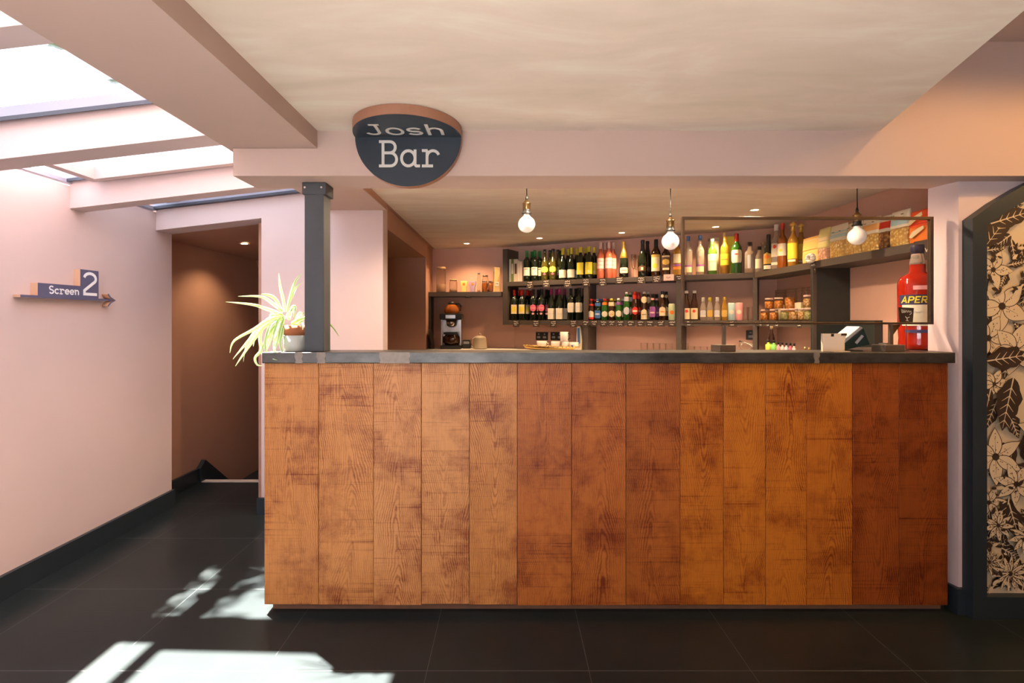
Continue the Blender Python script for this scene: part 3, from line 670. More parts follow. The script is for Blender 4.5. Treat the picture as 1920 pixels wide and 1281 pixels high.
# kind: (profile, glass, cap material, cap length, [label patches (z0, z1, half angle, shape, material)], sy)
K = {
 'white_label_red': ('bordeaux', GD, CGRN, .062, [(.055, .135, 1.05, 'rect', WHT), (.115, .122, .5, 'rect', BRN)]),
 'lime_label_white': ('burgundy', GG, CBLK, .02, [(.075, .135, 1.1, 'oval', LIM), (.052, .072, .35, 'oval', PNK), (.10, .104, .7, 'rect', CRM)]),
 'low_white_label': ('burgundy', GD, CYEL, .06, [(.02, .095, 1.2, 'rect', WHT), (.05, .054, .6, 'rect', SLV)]),
 'yellow_label_white': ('bordeaux', GD, CYEL, .05, [(.045, .155, 1.1, 'rect', YLW), (.055, .085, .28, 'oval', CRM)]),
 'rose': ('tall', GR, CPNK, .06, [(.09, .185, 1.2, 'rect', PKW), (.115, .13, .8, 'oval', RSE), (.15, .165, .9, 'oval', RSE)]),
 'champagne': ('champagne', GD, CGLD, .15, [(.04, .09, 1.0, 'round', WHT), (.062, .068, .5, 'rect', BRN)]),
 'prosecco': ('champagne', GD, CBLK, .10, [(.05, .10, .9, 'arch', BRN), (.06, .085, .25, 'rect', CRM)]),
 'coffee_liqueur': ('spirit', GB, CBLK, .045, [(.04, .15, 1.1, 'rect', CRM), (.145, .165, 1.1, 'rect', GLDL), (.06, .1, .5, 'oval', YLW)]),
 'dark_rum': ('spirit', GB, CBLK, .04, [(.07, .17, 1.2, 'rect', BRN), (.09, .14, .9, 'oval', GLDL), (.05, .068, .8, 'rect', CRM), (.155, .168, .9, 'rect', CRM)]),
 'orange_aperitif': ('spirit', GY, CBLU, .04, [(.05, .07, 1.2, 'rect', ORG), (.075, .09, 1.2, 'rect', PRP), (.10, .17, 1.1, 'rect', CRM)]),
 'clear_gin': ('tall', GC, CBLU, .04, [(.025, .07, 1.1, 'rect', CRM), (.07, .085, 1.1, 'rect', PRP)]),
 'green_whisky': ('spirit', GVG, CWHT, .02, [(.03, .16, 1.2, 'rect', WHT), (.10, .104, .8, 'rect', GLDL)]),
 'yellow_spirit': ('tall', GY, CORK, .03, [(.07, .16, 1.2, 'rect', YLW), (.11, .12, .8, 'rect', ORG)]),
 'irish_whiskey': ('spirit', GGR, CRED, .05, [(.075, .165, 1.2, 'round', WHT), (.13, .14, .4, 'oval', RED)]),
 'square_clear': ('square', GC, CBLK, .02, [(.03, .12, .9, 'rect', SLV)]),
 'small_clear': ('stubby', GC, CBLK, .02, [(.03, .10, .9, 'rect', WHT)]),
 'medium_clear': ('half', GC, CORK, .02, [(.03, .12, .9, 'rect', SLV)]),
 'gold_dark': ('spirit', GD, CBLK, .06, [(.05, .14, 1.1, 'arch', GLDL), (.09, .12, .6, 'oval', ORG), (.01, .04, .8, 'rect', WHT)]),
 'white_cap_rum': ('tall', GC, CWHT, .045, [(.09, .19, 1.2, 'rect', WHT), (.15, .18, .35, 'oval', RED), (.03, .05, .9, 'rect', WHT)]),
 'red_cap_vodka': ('tall', GA, CRED, .045, [(.09, .18, 1.2, 'rect', WHT), (.12, .14, .35, 'oval', YLW)]),
 'gold_cap_tequila': ('spirit', GY, CGLD, .03, [(.05, .16, 1.1, 'rect', YLW), (.03, .045, .8, 'rect', WHT)]),
 'yellow_label_red': ('bordeaux', GD, CRED, .055, [(.065, .155, .95, 'rect', CRM), (.085, .135, .55, 'rect', YLW)]),
 'pink_label_red': ('bordeaux', GD, CBLK, .05, [(.085, .155, 1.0, 'oval', PNK), (.055, .075, .35, 'oval', RSE), (.117, .121, .7, 'rect', CRM)]),
 'tall_cream_label': ('burgundy', GD, CPRP, .055, [(.012, .115, 1.15, 'rect', WHT), (.06, .064, .6, 'rect', SLV)]),
 'mid_white_label': ('bordeaux', GD, CBLK, .05, [(.075, .165, 1.15, 'round', WHT), (.12, .124, .6, 'rect', SLV)]),
 'red_label_beer': ('stubby', GB, CRED, .014, [(.02, .09, 1.1, 'arch', WHT), (.012, .03, 1.1, 'rect', RED), (.135, .15, 1.3, 'rect', RED)]),
 'blue_label_beer': ('stubby', GD, CBLU, .014, [(.02, .09, 1.1, 'round', BLU), (.05, .065, .8, 'oval', SLV), (.13, .16, 1.4, 'rect', BLU)]),
 'orange_neck_beer': ('stubby', GGR, CRED, .014, [(.03, .085, 1.0, 'oval', WHT), (.14, .165, 1.5, 'rect', ORG)]),
 'cream_neck_beer': ('stubby', GB, CYEL, .014, [(.03, .09, 1.0, 'oval', CRM), (.13, .165, 1.5, 'rect', CRM), (.05, .06, .4, 'oval', GLDL)]),
 'lilac_neck_beer': ('stubby', GGR, CWHT, .014, [(.03, .09, 1.0, 'oval', WHT), (.14, .165, 1.5, 'rect', PRP)]),
 'tall_green_beer': ('half', GGR, CWHT, .014, [(.05, .12, 1.0, 'oval', SLV), (.17, .21, 1.5, 'rect', SLV), (.18, .19, 1.5, 'rect', PRP)]),
 'red_oval_beer': ('half', GB, CRED, .03, [(.05, .12, 1.0, 'oval', RED), (.075, .09, .7, 'rect', WHT), (.19, .225, 1.5, 'rect', RED)]),
 'heart_neck_beer': ('half', GB, CWHT, .014, [(.01, .10, 1.0, 'arch', CRM), (.15, .21, 1.0, 'oval', CRM), (.05, .055, .6, 'rect', BRN)]),
 'purple_beer': ('beer', GD, CBLK, .025, [(.03, .12, 1.1, 'round', PRP), (.06, .075, .8, 'oval', PKW), (.175, .195, 1.2, 'oval', RSE)]),
 'arch_label_beer': ('half', GB, CBLK, .03, [(.04, .12, 1.0, 'arch', CRM), (.195, .225, .9, 'oval', CRM), (.07, .08, .6, 'oval', ORG)]),
 'root_beer': ('beer', GB, CWHT, .014, [(.01, .095, 1.1, 'rect', CRM), (.06, .085, .4, 'oval', RED)]),
 'silver_mixer': ('mixer', GC, CWHT, .03, [(.03, .085, .9, 'round', SLV), (.03, .04, .9, 'rect', WHT)]),
 'gold_mixer': ('mixer', GC, CYEL, .03, [(.03, .085, .9, 'round', GLDL)]),
 'ginger_mixer': ('mixer', GY, CGLD, .02, [(.03, .085, .9, 'round', GLDL)]),
 'bitters': ('beer', GB, CORK, .02, [(.02, .07, 1.0, 'round', GRNL), (.03, .06, .5, 'oval', WHT)]),
}
PROTO = {}
def make_bottle(kind, name, label, cat, group):
    prof, gl, cap, cl, labs = K[kind]; pr, h = PROF[prof]
    t = thing(name, label, cat, group=group)
    MB().lathe(pr, 20, square=.55 if prof == 'square' else 0).build('glass_body', gl, t)
    top = pr[-1][1]; z0 = top-cl
    def rad(z):
        for (r0, a), (r1, b_) in zip(pr, pr[1:]):
            if a <= z <= b_: return r0+(r1-r0)*(z-a)/(b_-a+1e-9)
        return pr[-1][0]
    zs = [z0]+[z for r, z in pr if z0 < z < top]+[top]
    cm = MB(); cm.lathe([(rad(z)+.0012, z) for z in zs]+[(rad(top)+.0008, h+.0015), (.002, h+.002)], 16); cm.build('cap', cap, t)
    for i, (a, b_, an, shp, mt_) in enumerate(labs):
        r = max(rad(a), rad(b_), rad((a+b_)/2))
        MB().wrap(r, a, b_, an, shp, e=.0008+.0005*i).build('label', mt_, t)
    return t
def put(kind, name, label, cat, group, loc_, rotz, sc=1.0):
    if kind not in PROTO:
        o = make_bottle(kind, name, label, cat, group); PROTO[kind] = o
    else:
        o = copy_tree(PROTO[kind]); o['label'] = label; o['group'] = group; o.name = name
    o.location = loc_; o.rotation_euler = (0, 0, rotz); o.scale = (sc*.975, sc*.975, sc*1.04)
    return o
def face(x, y): return -math.atan2(x, y)*.75-.12
ORD = ['first', 'second', 'third', 'fourth', 'fifth', 'sixth', 'seventh', 'eighth', 'ninth', 'tenth']
def shelf_put(kind, name, px, back, z, label, cat, group, sc=1.0):
    p = sp_(px, back); return put(kind, name, label, cat, group, (p.x, p.y, z), face(p.x, p.y)+random.uniform(-.15, .15), sc)

G1 = 'wine bottles on the upper bar shelf'; G2 = 'wine bottles on the lower bar shelf'
def pairs(kind, pxs, z, desc, group, rows=3, dpx=13):
    for i, px in enumerate(pxs):
        side = ['left', 'right'][i]
        shelf_put(kind, 'wine_bottle', px, .05, z, '%s, front row, %s of its pair' % (desc, side), 'wine bottle', group)
    for r in range(1, rows):
        for i, px in enumerate(pxs):
            side = ['left', 'right'][i]
            shelf_put(kind, 'wine_bottle', px+4+7.2*r*.62+r, .05+.084*r, z, '%s, %s behind %s one' % (desc, ['', 'right', 'two rows'][r], side), 'wine bottle', group)
pairs('white_label_red', (988, 1002.5), UZ, 'dark wine bottle with white label and green capsule', G1, 2)
pairs('lime_label_white', (1021.5, 1037), UZ, 'wine bottle with lime oval label over pink dot', G1)
pairs('low_white_label', (1055.5, 1071.5), UZ, 'dark wine bottle with low white label and yellow capsule', G1, 2)
pairs('yellow_label_white', (1088.5, 1104.5), UZ, 'dark wine bottle with tall yellow label', G1, 2)
for i, (px, bk_) in enumerate(((1126, .05), (1141.5, .05), (1134, .13), (1149.5, .12))):
    shelf_put('rose', 'wine_bottle', px, bk_, UZ, 'tall rosé bottle with pink and white label, %s' % ['front left', 'front right', 'behind the front two', 'at the right rear'][i], 'wine bottle', G1)
shelf_put('champagne', 'champagne_bottle', 1169.5, .06, UZ, 'champagne bottle with gold foil neck and small white label', 'champagne bottle', 'bottles on the upper bar shelf')
shelf_put('prosecco', 'sparkling_wine_bottle', 1205, .06, UZ, 'black sparkling wine bottle with brown label, right of the champagne flute', 'wine bottle', 'bottles on the upper bar shelf')
shelf_put('prosecco', 'sparkling_wine_bottle', 1214, .15, UZ, 'black sparkling wine bottle standing behind another, half hidden', 'wine bottle', 'bottles on the upper bar shelf')
SPG = 'spirit bottles on the upper bar shelf'
for k_, px, bk_, lb, s_ in (
  ('coffee_liqueur', 1230, .06, 'dark liqueur bottle with black cap, gold band and cream label', 1.15),
  ('dark_rum', 1249, .06, 'dark rum bottle with brown and gold label, behind the middle bulb', 1.05),
  ('orange_aperitif', 1270.5, .06, 'bottle with orange and purple striped label, behind the screen edge', 1.08),
  ('clear_gin', 1290.5, .06, 'clear spirit bottle with cream and purple label, left of the pair', 1.0),
  ('clear_gin', 1312.5, .06, 'clear spirit bottle with cream and purple label, right of the pair', 1.0),
  ('green_whisky', 1335.5, .06, 'vivid green whisky bottle with large white label before a tin', 1.05),
  ('yellow_spirit', 1359, .06, 'golden spirit bottle with bright yellow label', 1.02),
  ('irish_whiskey', 1381, .06, 'green whiskey bottle with red capsule and cream label', 1.15),
  ('square_clear', 1406, .06, 'squat square clear bottle with silver label', 1.2)):
    shelf_put(k_, 'spirit_bottle', px, bk_, UZ, lb, 'spirit bottle', SPG, s_)
def rput(kind, name, px, off, z, label, cat, group, sc=1.0):
    y = 3.5
    for _ in range(6): x = fx(y)+off; y = x/((px-CX)/F)
    return put(kind, name, label, cat, group, (x, y, z), face(x, y)-.35, sc)
for k_, px, off, lb, s_ in (
  ('small_clear', 1424, .06, 'small clear bottle with white label, left of the golden-label bottle', 1.05),
  ('medium_clear', 1431, .145, 'slim clear bottle with cork, just behind the small white-label bottle', 1.02),
  ('gold_dark', 1441, .05, 'black bottle with arched gold label', .98),
  ('white_cap_rum', 1455.5, .05, 'clear bottle with tall white cap and round red emblem', 1.0),
  ('red_cap_vodka', 1467, .05, 'amber bottle with red cap and white label', .98),
  ('gold_cap_tequila', 1487, .05, 'yellow-label bottle with gold domed stopper, nearer the camera', 1.0),
  ('gold_cap_tequila', 1502, .14, 'gold-stoppered bottle mostly hidden behind the yellow packet', 1.0)):
    rput(k_, 'spirit_bottle', px, off, UZ, lb, 'spirit bottle', SPG, s_)
# domed stoppers
for o in [x for x in bpy.data.objects if x.name.startswith('spirit_bottle') and 'gold' in x['label'] and 'stopper' in x['label']]:
    MB().lathe([(.006, .27), (.012, .282), (.024, .288), (.020, .298), (.008, .306), (.001, .312)], 16).build('stopper', CGLD, o)

# lower shelf
pairs('yellow_label_red', (964.5, 979), LZ, 'dark wine bottle with yellow square label and red capsule', G2, 3)
pairs('pink_label_red', (1000, 1015.5), LZ, 'dark wine bottle with pink oval label', G2, 3)
pairs('tall_cream_label', (1034, 1049), LZ, 'dark wine bottle with tall cream label and magenta capsule', G2, 2)
pairs('mid_white_label', (1070.5, 1086), LZ, 'dark wine bottle with mid-height white label', G2, 2)
GBR = 'beer bottles on the lower bar shelf'
for k_, px, lb in (
  ('red_label_beer', 1108.5, 'brown beer bottle with red and white label and red neck band'),
  ('blue_label_beer', 1121, 'beer bottle with blue label and blue cap'),
  ('orange_neck_beer', 1133.5, 'green beer bottle with orange neck band and white oval label'),
  ('cream_neck_beer', 1146.5, 'brown beer bottle with cream neck and cream oval label'),
  ('lilac_neck_beer', 1160, 'green beer bottle with purple neck band'),
  ('tall_green_beer', 1175, 'tall green beer bottle with silver neck and oval label'),
  ('red_oval_beer', 1190.5, 'tall brown beer bottle with red oval label'),
  ('heart_neck_beer', 1208, 'tall brown beer bottle with cream arched label and cream neck label'),
  ('purple_beer', 1224, 'black beer bottle with ornate purple label'),
  ('arch_label_beer', 1242, 'tall brown beer bottle with orange-marked arched cream label')):
    shelf_put(k_, 'beer_bottle', px, .045, LZ, lb, 'beer bottle', GBR, 1.0)
    shelf_put(k_, 'beer_bottle', px+7, .125, LZ, lb.replace(' bottle', '')+', back row', 'beer bottle', GBR, 1.0)
shelf_put('root_beer', 'beer_bottle', 1287, .045, LZ, 'black-brown bottle with cream label, left of the matching pair', 'beer bottle', GBR, 1.08)
shelf_put('root_beer', 'beer_bottle', 1302, .045, LZ, 'black-brown bottle with cream label, right of the matching pair', 'beer bottle', GBR, 1.08)
for k_, px, lb in (('silver_mixer', 1318.5, 'small clear mixer bottle with silver label beside the cream-label bottles'), ('gold_mixer', 1331, 'small mixer bottle with gold neck, second of the four'),
                   ('silver_mixer', 1345, 'small clear mixer bottle with silver label between two gold ones'), ('ginger_mixer', 1358.5, 'small amber ginger mixer bottle next to the cans')):
    shelf_put(k_, 'mixer_bottle', px, .045, LZ, lb, 'mixer bottle', 'mixer bottles on the lower shelf', 1.0)
# cans
def can(px, z, m1, m2, label, back=.045, r=.031, h=.15):
    p = sp_(px, back); t = thing('drink_can', label, 'can', (p.x, p.y, z), face(p.x, p.y), 'cans on the lower shelf')
    MB().lathe([(r*.85, 0), (r, .006), (r, h-.012), (r*.88, h-.004)], 20).build('can_body', m1, t)
    MB().lathe([(r*.88, h-.004), (r*.88, h), (r*.8, h-.002)], 20).build('lid', CSLV, t)
    MB().wrap(r, h*.35, h*.6, .6, 'oval', e=.0008).build('label', m2, t)
can(1260, LZ, GRNL if False else lab('celery', (.55, .62, .38)), ORG, 'pale green patterned can beside the screen frame')
can(1372, LZ, SKY, WHT, 'pale blue can, left of the two slim cans')
can(1386, LZ, RSE, WHT, 'pale red can, right of the two slim cans')
# tin and box behind the spirits
p = sp_(1338, .16); t = thing('whisky_tin', 'tall cream cylindrical whisky tin behind the green bottle', 'tin', (p.x, p.y, UZ), 0)
MB().lathe([(.045, 0), (.045, .30)], 24).build('tin_body', CRM, t); MB().lathe([(.046, .3001), (.046, .325), (.04, .328)], 24).build('lid', CSLV, t)
p = sp_(1369, .17); tag(MB().box(-.05, .05, -.03, .03, 0, .33).build('gift_box', YLW, loc=(p.x, p.y, UZ), rotz=THS, bevel=.002), 'yellow cardboard gift box behind the golden spirit bottle', 'box')
# champagne flutes
def flute(px, back, label):
    p = sp_(px, back); t = thing('champagne_flute', label, 'glass', (p.x, p.y, UZ), 0, 'champagne flutes')
    MB().lathe([(.03, 0), (.03, .003), (.005, .006), (.0035, .05), (.006, .075)], 16).build('stem', THING, t)
    MB().lathe([(.006, .075), (.020, .10), (.026, .16), (.024, .215), (.0225, .215), (.0245, .16), (.018, .102), (.004, .08)], 16).build('bowl', THING, t)
flute(1188, .06, 'champagne flute beside the gold-necked bottle'); flute(1193, .15, 'champagne flute standing behind another flute')
# books
bx = 947+6
GBk = 'books at the left of the upper shelf'
for i, (w_, h_, c_, lb) in enumerate(((.024, .235, (.62, .60, .48), 'pale cream book against the shelf upright'), (.030, .235, (.12, .17, .04), 'green book between two cream ones'),
        (.052, .232, (.60, .50, .38), 'thick beige book with dark spine marking'), (.020, .215, (.66, .58, .45), 'thin cream book, shorter than the beige one'), (.026, .205, (.62, .48, .42), 'shorter pinkish book, rightmost of the books'))):
    if i == 0: tcur = along(952.5)
    w_ *= .88; p = P0+D*(tcur+w_/2)+NB*.11; tcur += w_+.003
    t = thing('book', lb, 'book', (p.x, p.y, UZ), THS, GBk); cm_ = mat('book_cover_%d' % i, c_, .6, var=.08)
    m = MB(); m.box(-w_/2, w_/2, -.085, -.082, 0, h_); m.box(-w_/2, -w_/2+.002, -.082, .085, 0, h_); m.box(w_/2-.002, w_/2, -.082, .085, 0, h_); m.build('cover', cm_, t)
    MB().box(-w_/2+.0021, w_/2-.0021, -.0815, .082, .003, h_-.004).build('pages', CRM, t)
    MB().box(-w_*.28, w_*.28, -.086, -.0852, h_*.35, h_*.8).build('spine_title', BRN if i == 2 else LETTER, t)

# popcorn and sweet bags on the return shelf, facing the bar
def popcorn_mat(name, c0, c1, sc_=60):
    m, nt, b = newmat(name); tc = N(nt, 'ShaderNodeTexCoord'); vo = N(nt, 'ShaderNodeTexVoronoi', Scale=sc_)
    L(nt, tc.outputs['Object'], vo.inputs['Vector']); cr = N(nt, 'ShaderNodeValToRGB'); e = cr.color_ramp.elements
    e[0].position = .0; e[0].color = (*c0, 1); e[1].position = .6; e[1].color = (*c1, 1)
    L(nt, vo.outputs['Distance'], cr.inputs[0]); L(nt, cr.outputs[0], b.inputs['Base Color']); b.inputs['Roughness'].default_value = .3
    bp = N(nt, 'ShaderNodeBump', Strength=.8, Distance=.006); bp.invert = True; L(nt, vo.outputs['Distance'], bp.inputs['Height']); L(nt, bp.outputs[0], b.inputs['Normal'])
    return m
POPC = popcorn_mat('popcorn_in_bag', (.78, .62, .26), (.40, .22, .05)); CARA = popcorn_mat('caramel_in_bag', (.60, .30, .09), (.18, .07, .02)); PKP = popcorn_mat('pink_popcorn_in_bag', (.82, .62, .48), (.45, .22, .14))
def bag(name, label, px0, px1, hgt, mlow, header, stripes, split=.5, x=2.07, thick=.06, topcrimp=True, lean=0):
    ya, yb = x/((px1-CX)/F), x/((px0-CX)/F); wd = yb-ya; ym = (ya+yb)/2
    t = thing(name, label, 'snack bag', (x+.03, ym, UZ), 0, 'snack bags on the return shelf')
    def body(z0, z1, nm, mt_, grow=0.0):
        m = MB(); n, mm = 8, 10; b0 = 0; rings = []
        for j in range(n+1):
            z = z0+(z1-z0)*j/n; v = z/hgt; th = thick*(math.sin(PI*min(1, v*.9+.12))**.5 if v < .98 else .1)*(1-.55*v)+.004
            ring = []
            for i in range(mm*2):
                a = 2*PI*i/(mm*2); cx_ = math.cos(a); sx_ = math.sin(a)
                yy = wd/2*math.copysign(abs(cx_)**.35, cx_); xx = (th/2+grow)*math.copysign(abs(sx_)**.8, sx_)
                ring.append((xx-lean*v, yy*(1+grow*8), z))
            rings.append(ring)
        for r_ in rings: m.v += r_
        for j in range(n):
            for i in range(mm*2): k2 = (i+1) % (mm*2); m.face([j*mm*2+i, j*mm*2+k2, (j+1)*mm*2+k2, (j+1)*mm*2+i], 0, True)
        m.face(list(range(mm*2))[::-1]); m.face([n*mm*2+i for i in range(mm*2)])
        return m.build(nm, mt_, t)
    body(0, hgt*(split+.02), 'bag_body', mlow)
    body(hgt*split, hgt, 'header_card', header, .0012)
    for i, (a, b_, mt_) in enumerate(stripes): body(hgt*a, hgt*b_, 'printed_band', mt_, .0020+.0004*i)
    return t
bag('snack_pouch', 'tall yellow paper pouch behind the white tag', 1499, 1529, .185, GLDL if False else lab('mustard', (.78, .48, .14)), lab('mustard', (.78, .48, .14)), [(.86, .90, CRM)], .5, thick=.04)
bag('snack_bag', 'narrow snack bag with greenish card and pink popcorn', 1529, 1549, .22, PKP, lab('pale_lime', (.66, .60, .26)), [(.60, .72, CRM)], .38)
bag('popcorn_bag', 'popcorn bag with cream and blue header card, left of the hanging bulb', 1551, 1581, .215, POPC, WHT, [(.62, .72, SKY), (.76, .80, SKY)], .52)
bag('popcorn_bag', 'popcorn bag with orange header card, partly behind the hanging bulb', 1582, 1609, .20, POPC, WHT, [(.56, .68, lab('pale_orange', (.80, .42, .14)))], .5)
bag('popcorn_bag', 'popcorn bag with cream and orange header right of the bulb', 1611, 1642, .20, POPC, WHT, [(.62, .80, lab('pale_orange', (.80, .42, .14)))], .52)
bag('snack_bag', 'narrow dark caramel snack bag with red header', 1643, 1661, .19, CARA, WHT, [(.62, .82, RED)], .52)
bag('popcorn_bag', 'large popcorn bag with cream and pale blue header card', 1663, 1697, .195, POPC, WHT, [(.60, .76, SKY)], .52)
rbag = bag('sweet_bag', 'bright orange-red sweet bag at the right end of the shelf', 1698, 1741, .17, ORG, lab('tomato', (.82, .10, .02)), [(.55, .60, RED)], .5, thick=.05)
m = MB()
for zc, yy in ((.055, 0), (.125, .01)):
    m.prism([(-.032, yy+.05, zc-.02), (-.032, yy+.03, zc-.026), (-.032, yy-.05, zc+.012), (-.032, yy-.045, zc+.028), (-.032, yy+.03, zc+.006)], (-.001, 0, 0))
m.build('white_swoosh', CRM, rbag)
# marks on the header cards
for o in [x for x in bpy.data.objects if x.name.startswith('popcorn_bag')]:
    m = MB(); m.tube([(-.024, -.045, .17), (-.024, -.045, .1705), (-.024, -.03, .1705), (-.024, -.03, .17)], .002, 6); m.tube([(-.024, .02, .172), (-.024, .03, .168), (-.024, .045, .173)], .0014, 6); m.build('printed_mark', BLKL, o)

# storage jars on the lower return shelf
DRY = popcorn_mat('pasta_and_fruit', (.85, .45, .08), (.45, .14, .02), 70); DRY2 = popcorn_mat('mixed_nuts', (.75, .55, .28), (.35, .18, .05), 80); DRY3 = popcorn_mat('green_seeds', (.50, .50, .25), (.25, .24, .08), 90)
def jar(px, off, z, r, h, fillm, fill, lidm, label, group='storage jars on the lower return shelf', pos=None, lidh=.012):
    if pos: x, y = pos
    else:
        y = 4.0
        for _ in range(6): x = fx(y)+off; y = x/((px-CX)/F)
    t = thing('storage_jar', label, 'jar', (x, y, z), 0, group)
    MB().lathe([(r*.92, 0), (r, .005), (r, h*.86), (r*.88, h*.95), (r*.88, h)], 20).build('jar_glass', JARG, t)
    if fill: MB().lathe([(r*.88, .006), (r*.95, .01), (r*.95, h*fill), (r*.5, h*fill+.004)], 18).build('contents', fillm, t)
    MB().lathe([(r*.93, h+.0005), (r*.93, h+lidh), (r*.85, h+lidh+.002)], 20).build('lid', lidm, t)
    return t
for px, off, z, lb, fm in ((1434, .06, LZ, 'low jar of orange preserve, bottom row, farthest left', DRY), (1451, .06, LZ, 'low jar of orange preserve, bottom row, second from the left', DRY), (1472, .06, LZ, 'low jar of green seeds in the bottom row', DRY3),
                           (1488, .06, LZ, 'low jar of mixed nuts in the bottom row', DRY2), (1503.5, .06, LZ, 'low jar of nuts in the bottom row, left of the last', DRY2), (1515.5, .05, LZ, 'low jar of seeds, bottom row, beside the upright', DRY3),
                           (1442, .062, LZ+.089, 'jar of orange preserve stacked on the lower left jars', DRY), (1460, .062, LZ+.089, 'jar of orange preserve stacked above, next to the tall jars', DRY), (1514, .055, LZ+.089, 'jar stacked on top beside the upright', DRY2)):
    k_ = ((px-CX)/F)/1.96; jar(px, off, z, .033 if px < 1500 else .027, .074, fm, .82, CPNK, lb)
for px, lb, fl_, fm, hh in ((1464, 'tall clip-top jar with pale contents behind the stacked jars', .55, WHT, .22), (1483, 'tall clip-top jar filled with orange pasta', .8, DRY, .22), (1502, 'tall clip-top jar half full of pale flour', .6, WHT, .22), (1514.5, 'tall jar of green herbs against the upright', .5, DRY3, .22)):
    jar(px, .17, LZ, .045, hh, fm, fl_, JARG, lb, lidh=.022)
# jars and packs on the small left shelf
SZs = 1.5902; GLS = 'jars on the short left shelf'
def lpos(px, y): return ((px-CX)/F*y, y)
CLEARF = mat('clear_pale_contents', (.36, .22, .14), .6, var=.2, scale=60)
jar(0, 0, SZs, .052, .25, CLEARF, .35, CORK, 'tall ornate glass jar at the left end of the short shelf', GLS, lpos(827, 5.66), .02)
jar(0, 0, SZs, .043, .125, CLEARF, .3, CORK, 'wide low glass jar, second on the short shelf', GLS, lpos(850, 5.64))
jar(0, 0, SZs, .016, .19, CLEARF, .1, CHROME, 'slim upright glass tube jar in the middle of the short shelf', GLS, lpos(898, 5.62))
jar(0, 0, SZs, .034, .17, CLEARF, .2, CHROME, 'glass jar behind the amber jars', GLS, lpos(910, 5.67))
jar(0, 0, SZs, .030, .105, GA, .9, CHROME, 'small amber honey jar, left of two', GLS, lpos(908.5, 5.58))
jar(0, 0, SZs, .030, .105, GA, .9, CHROME, 'small amber honey jar, right of two', GLS, lpos(921, 5.58))
def card(px, y, z0, w_, h_, m1, m2, label):
    x = (px-CX)/F*y; t = thing('tea_packet', label, 'packet', (x, y, z0), 0, 'packets on the short left shelf')
    m = MB(); m.prism([(-w_*.35, -.02, 0), (w_*.35, -.02, 0), (w_*.35, -.02, h_*.45), (w_*.5, -.02, h_*.62), (w_*.5, -.02, h_), (-w_*.5, -.02, h_), (-w_*.5, -.02, h_*.62), (-w_*.35, -.02, h_*.45)], (0, .04, 0)); m.build('packet_body', m1, t, bevel=.003)
    MB().lathe([(.014, 0), (.014, .002)], 12).build('round_mark', m2, t)
    o = [c_ for c_ in bpy.data.objects if c_.parent == t and c_.name.startswith('round_mark')][0]; o.rotation_euler = (PI/2, 0, 0); o.location = (0, -.0202, h_*.72)
card(870, 5.58, SZs, .07, .115, lab('tea_yellow', (.70, .56, .18)), ORG, 'yellow flower-shaped packet on the short shelf'); card(886, 5.58, SZs, .07, .115, lab('tea_lilac', (.38, .27, .42)), ORG, 'lilac flower-shaped packet on the short shelf')
t = thing('paper_bag', 'folded kraft paper bag with a small label, beside the shelf upright', 'paper bag', ((931.5-CX)/F*5.56, 5.56, SZs), 0)
KRAFT = mat('kraft_paper', (.62, .42, .18), .8, var=.08, scale=20)
m = MB(); m.prism([(-.037, -.025, 0), (.037, -.025, 0), (.034, -.02, .2), (.034, -.006, .255), (-.028, -.006, .262), (-.036, -.02, .2)], (0, .045, 0)); m.build('bag_body', KRAFT, t, bevel=.002)
MB().box(-.018, .024, -.0275, -.0262, .06, .105).build('label', WHT, t); m = MB(); m.tube([(-.008, -.028, .085), (0, -.028, .088), (.014, -.028, .084)], .002, 5); m.build('label_mark', BLKL, t)

# ------------------------------------------------------------------ coffee corner (on the back worktop)
WZ = 1.0
t = thing('coffee_machine', 'black and steel filter coffee machine holding a glass pot', 'coffee machine', ((847-CX)/F*5.55, 5.55, WZ), 0)
m = MB(); m.box(-.105, .105, -.12, .1, 0, .04); m.build('base', BLACK, t, bevel=.006)
m = MB(); m.box(-.1, .1, .04, .1, .0401, .3); m.build('back_panel', CHROME, t)
m = MB(); m.box(-.103, -.09, -.06, .039, .0401, .3); m.box(.09, .103, -.06, .039, .0401, .3); m.build('side_rail', CHROME, t)
m = MB(); m.box(-.112, .112, -.12, .1, .301, .365); m.build('head', BLACK, t, bevel=.008)
m = MB(); m.box(-.05, .05, -.1225, -.1202, .315, .35); m.build('name_plate', CHROME, t)
m = MB(); m.lathe([(.055, 0), (.045, -.06), (.02, -.075)], 20, (0, -.04, .3)); m.build('filter_basket', CHROME, t)
m = MB(); m.lathe([(.07, 0), (.085, .03), (.085, .08), (.05, .12), (.055, .135)], 20, (0, -.03, .041)); m.build('glass_pot', GB, t)
m = MB(); m.box(-.07, .07, -.118, -.112, .15, .175); m.build('pot_handle_band', BLACK, t)
t = thing('coffee_pot', 'round amber glass coffee pot standing on top of the coffee machine', 'coffee pot', ((847-CX)/F*5.55, 5.55, WZ+.3665), 0)
m = MB(); m.lathe([(.07, 0), (.078, .02), (.074, .05), (.05, .085), (.036, .095)], 24); m.build('bowl', GA, t)
m = MB(); m.lathe([(.038, .0955), (.04, .11), (.02, .125), (.004, .128)], 20); m.build('lid', BLACK, t)
m = MB(); m.tube([(.035, 0, .1), (.085, 0, .11), (.095, 0, .08), (.09, 0, .03)], [.009, .01, .011, .008], 8); m.build('handle', BLACK, t)
t = thing('ribbed_jug', 'cream ribbed lidded jug beside the coffee machine', 'jug', ((900-CX)/F*5.5, 5.5, WZ), 0)
prof = [(.06, 0), (.074, .01)]
for i in range(10): prof += [(.075-.0012*i, .015+.011*i), (.072-.0012*i, .02+.011*i)]
prof += [(.055, .128), (.03, .137), (.006, .139)]
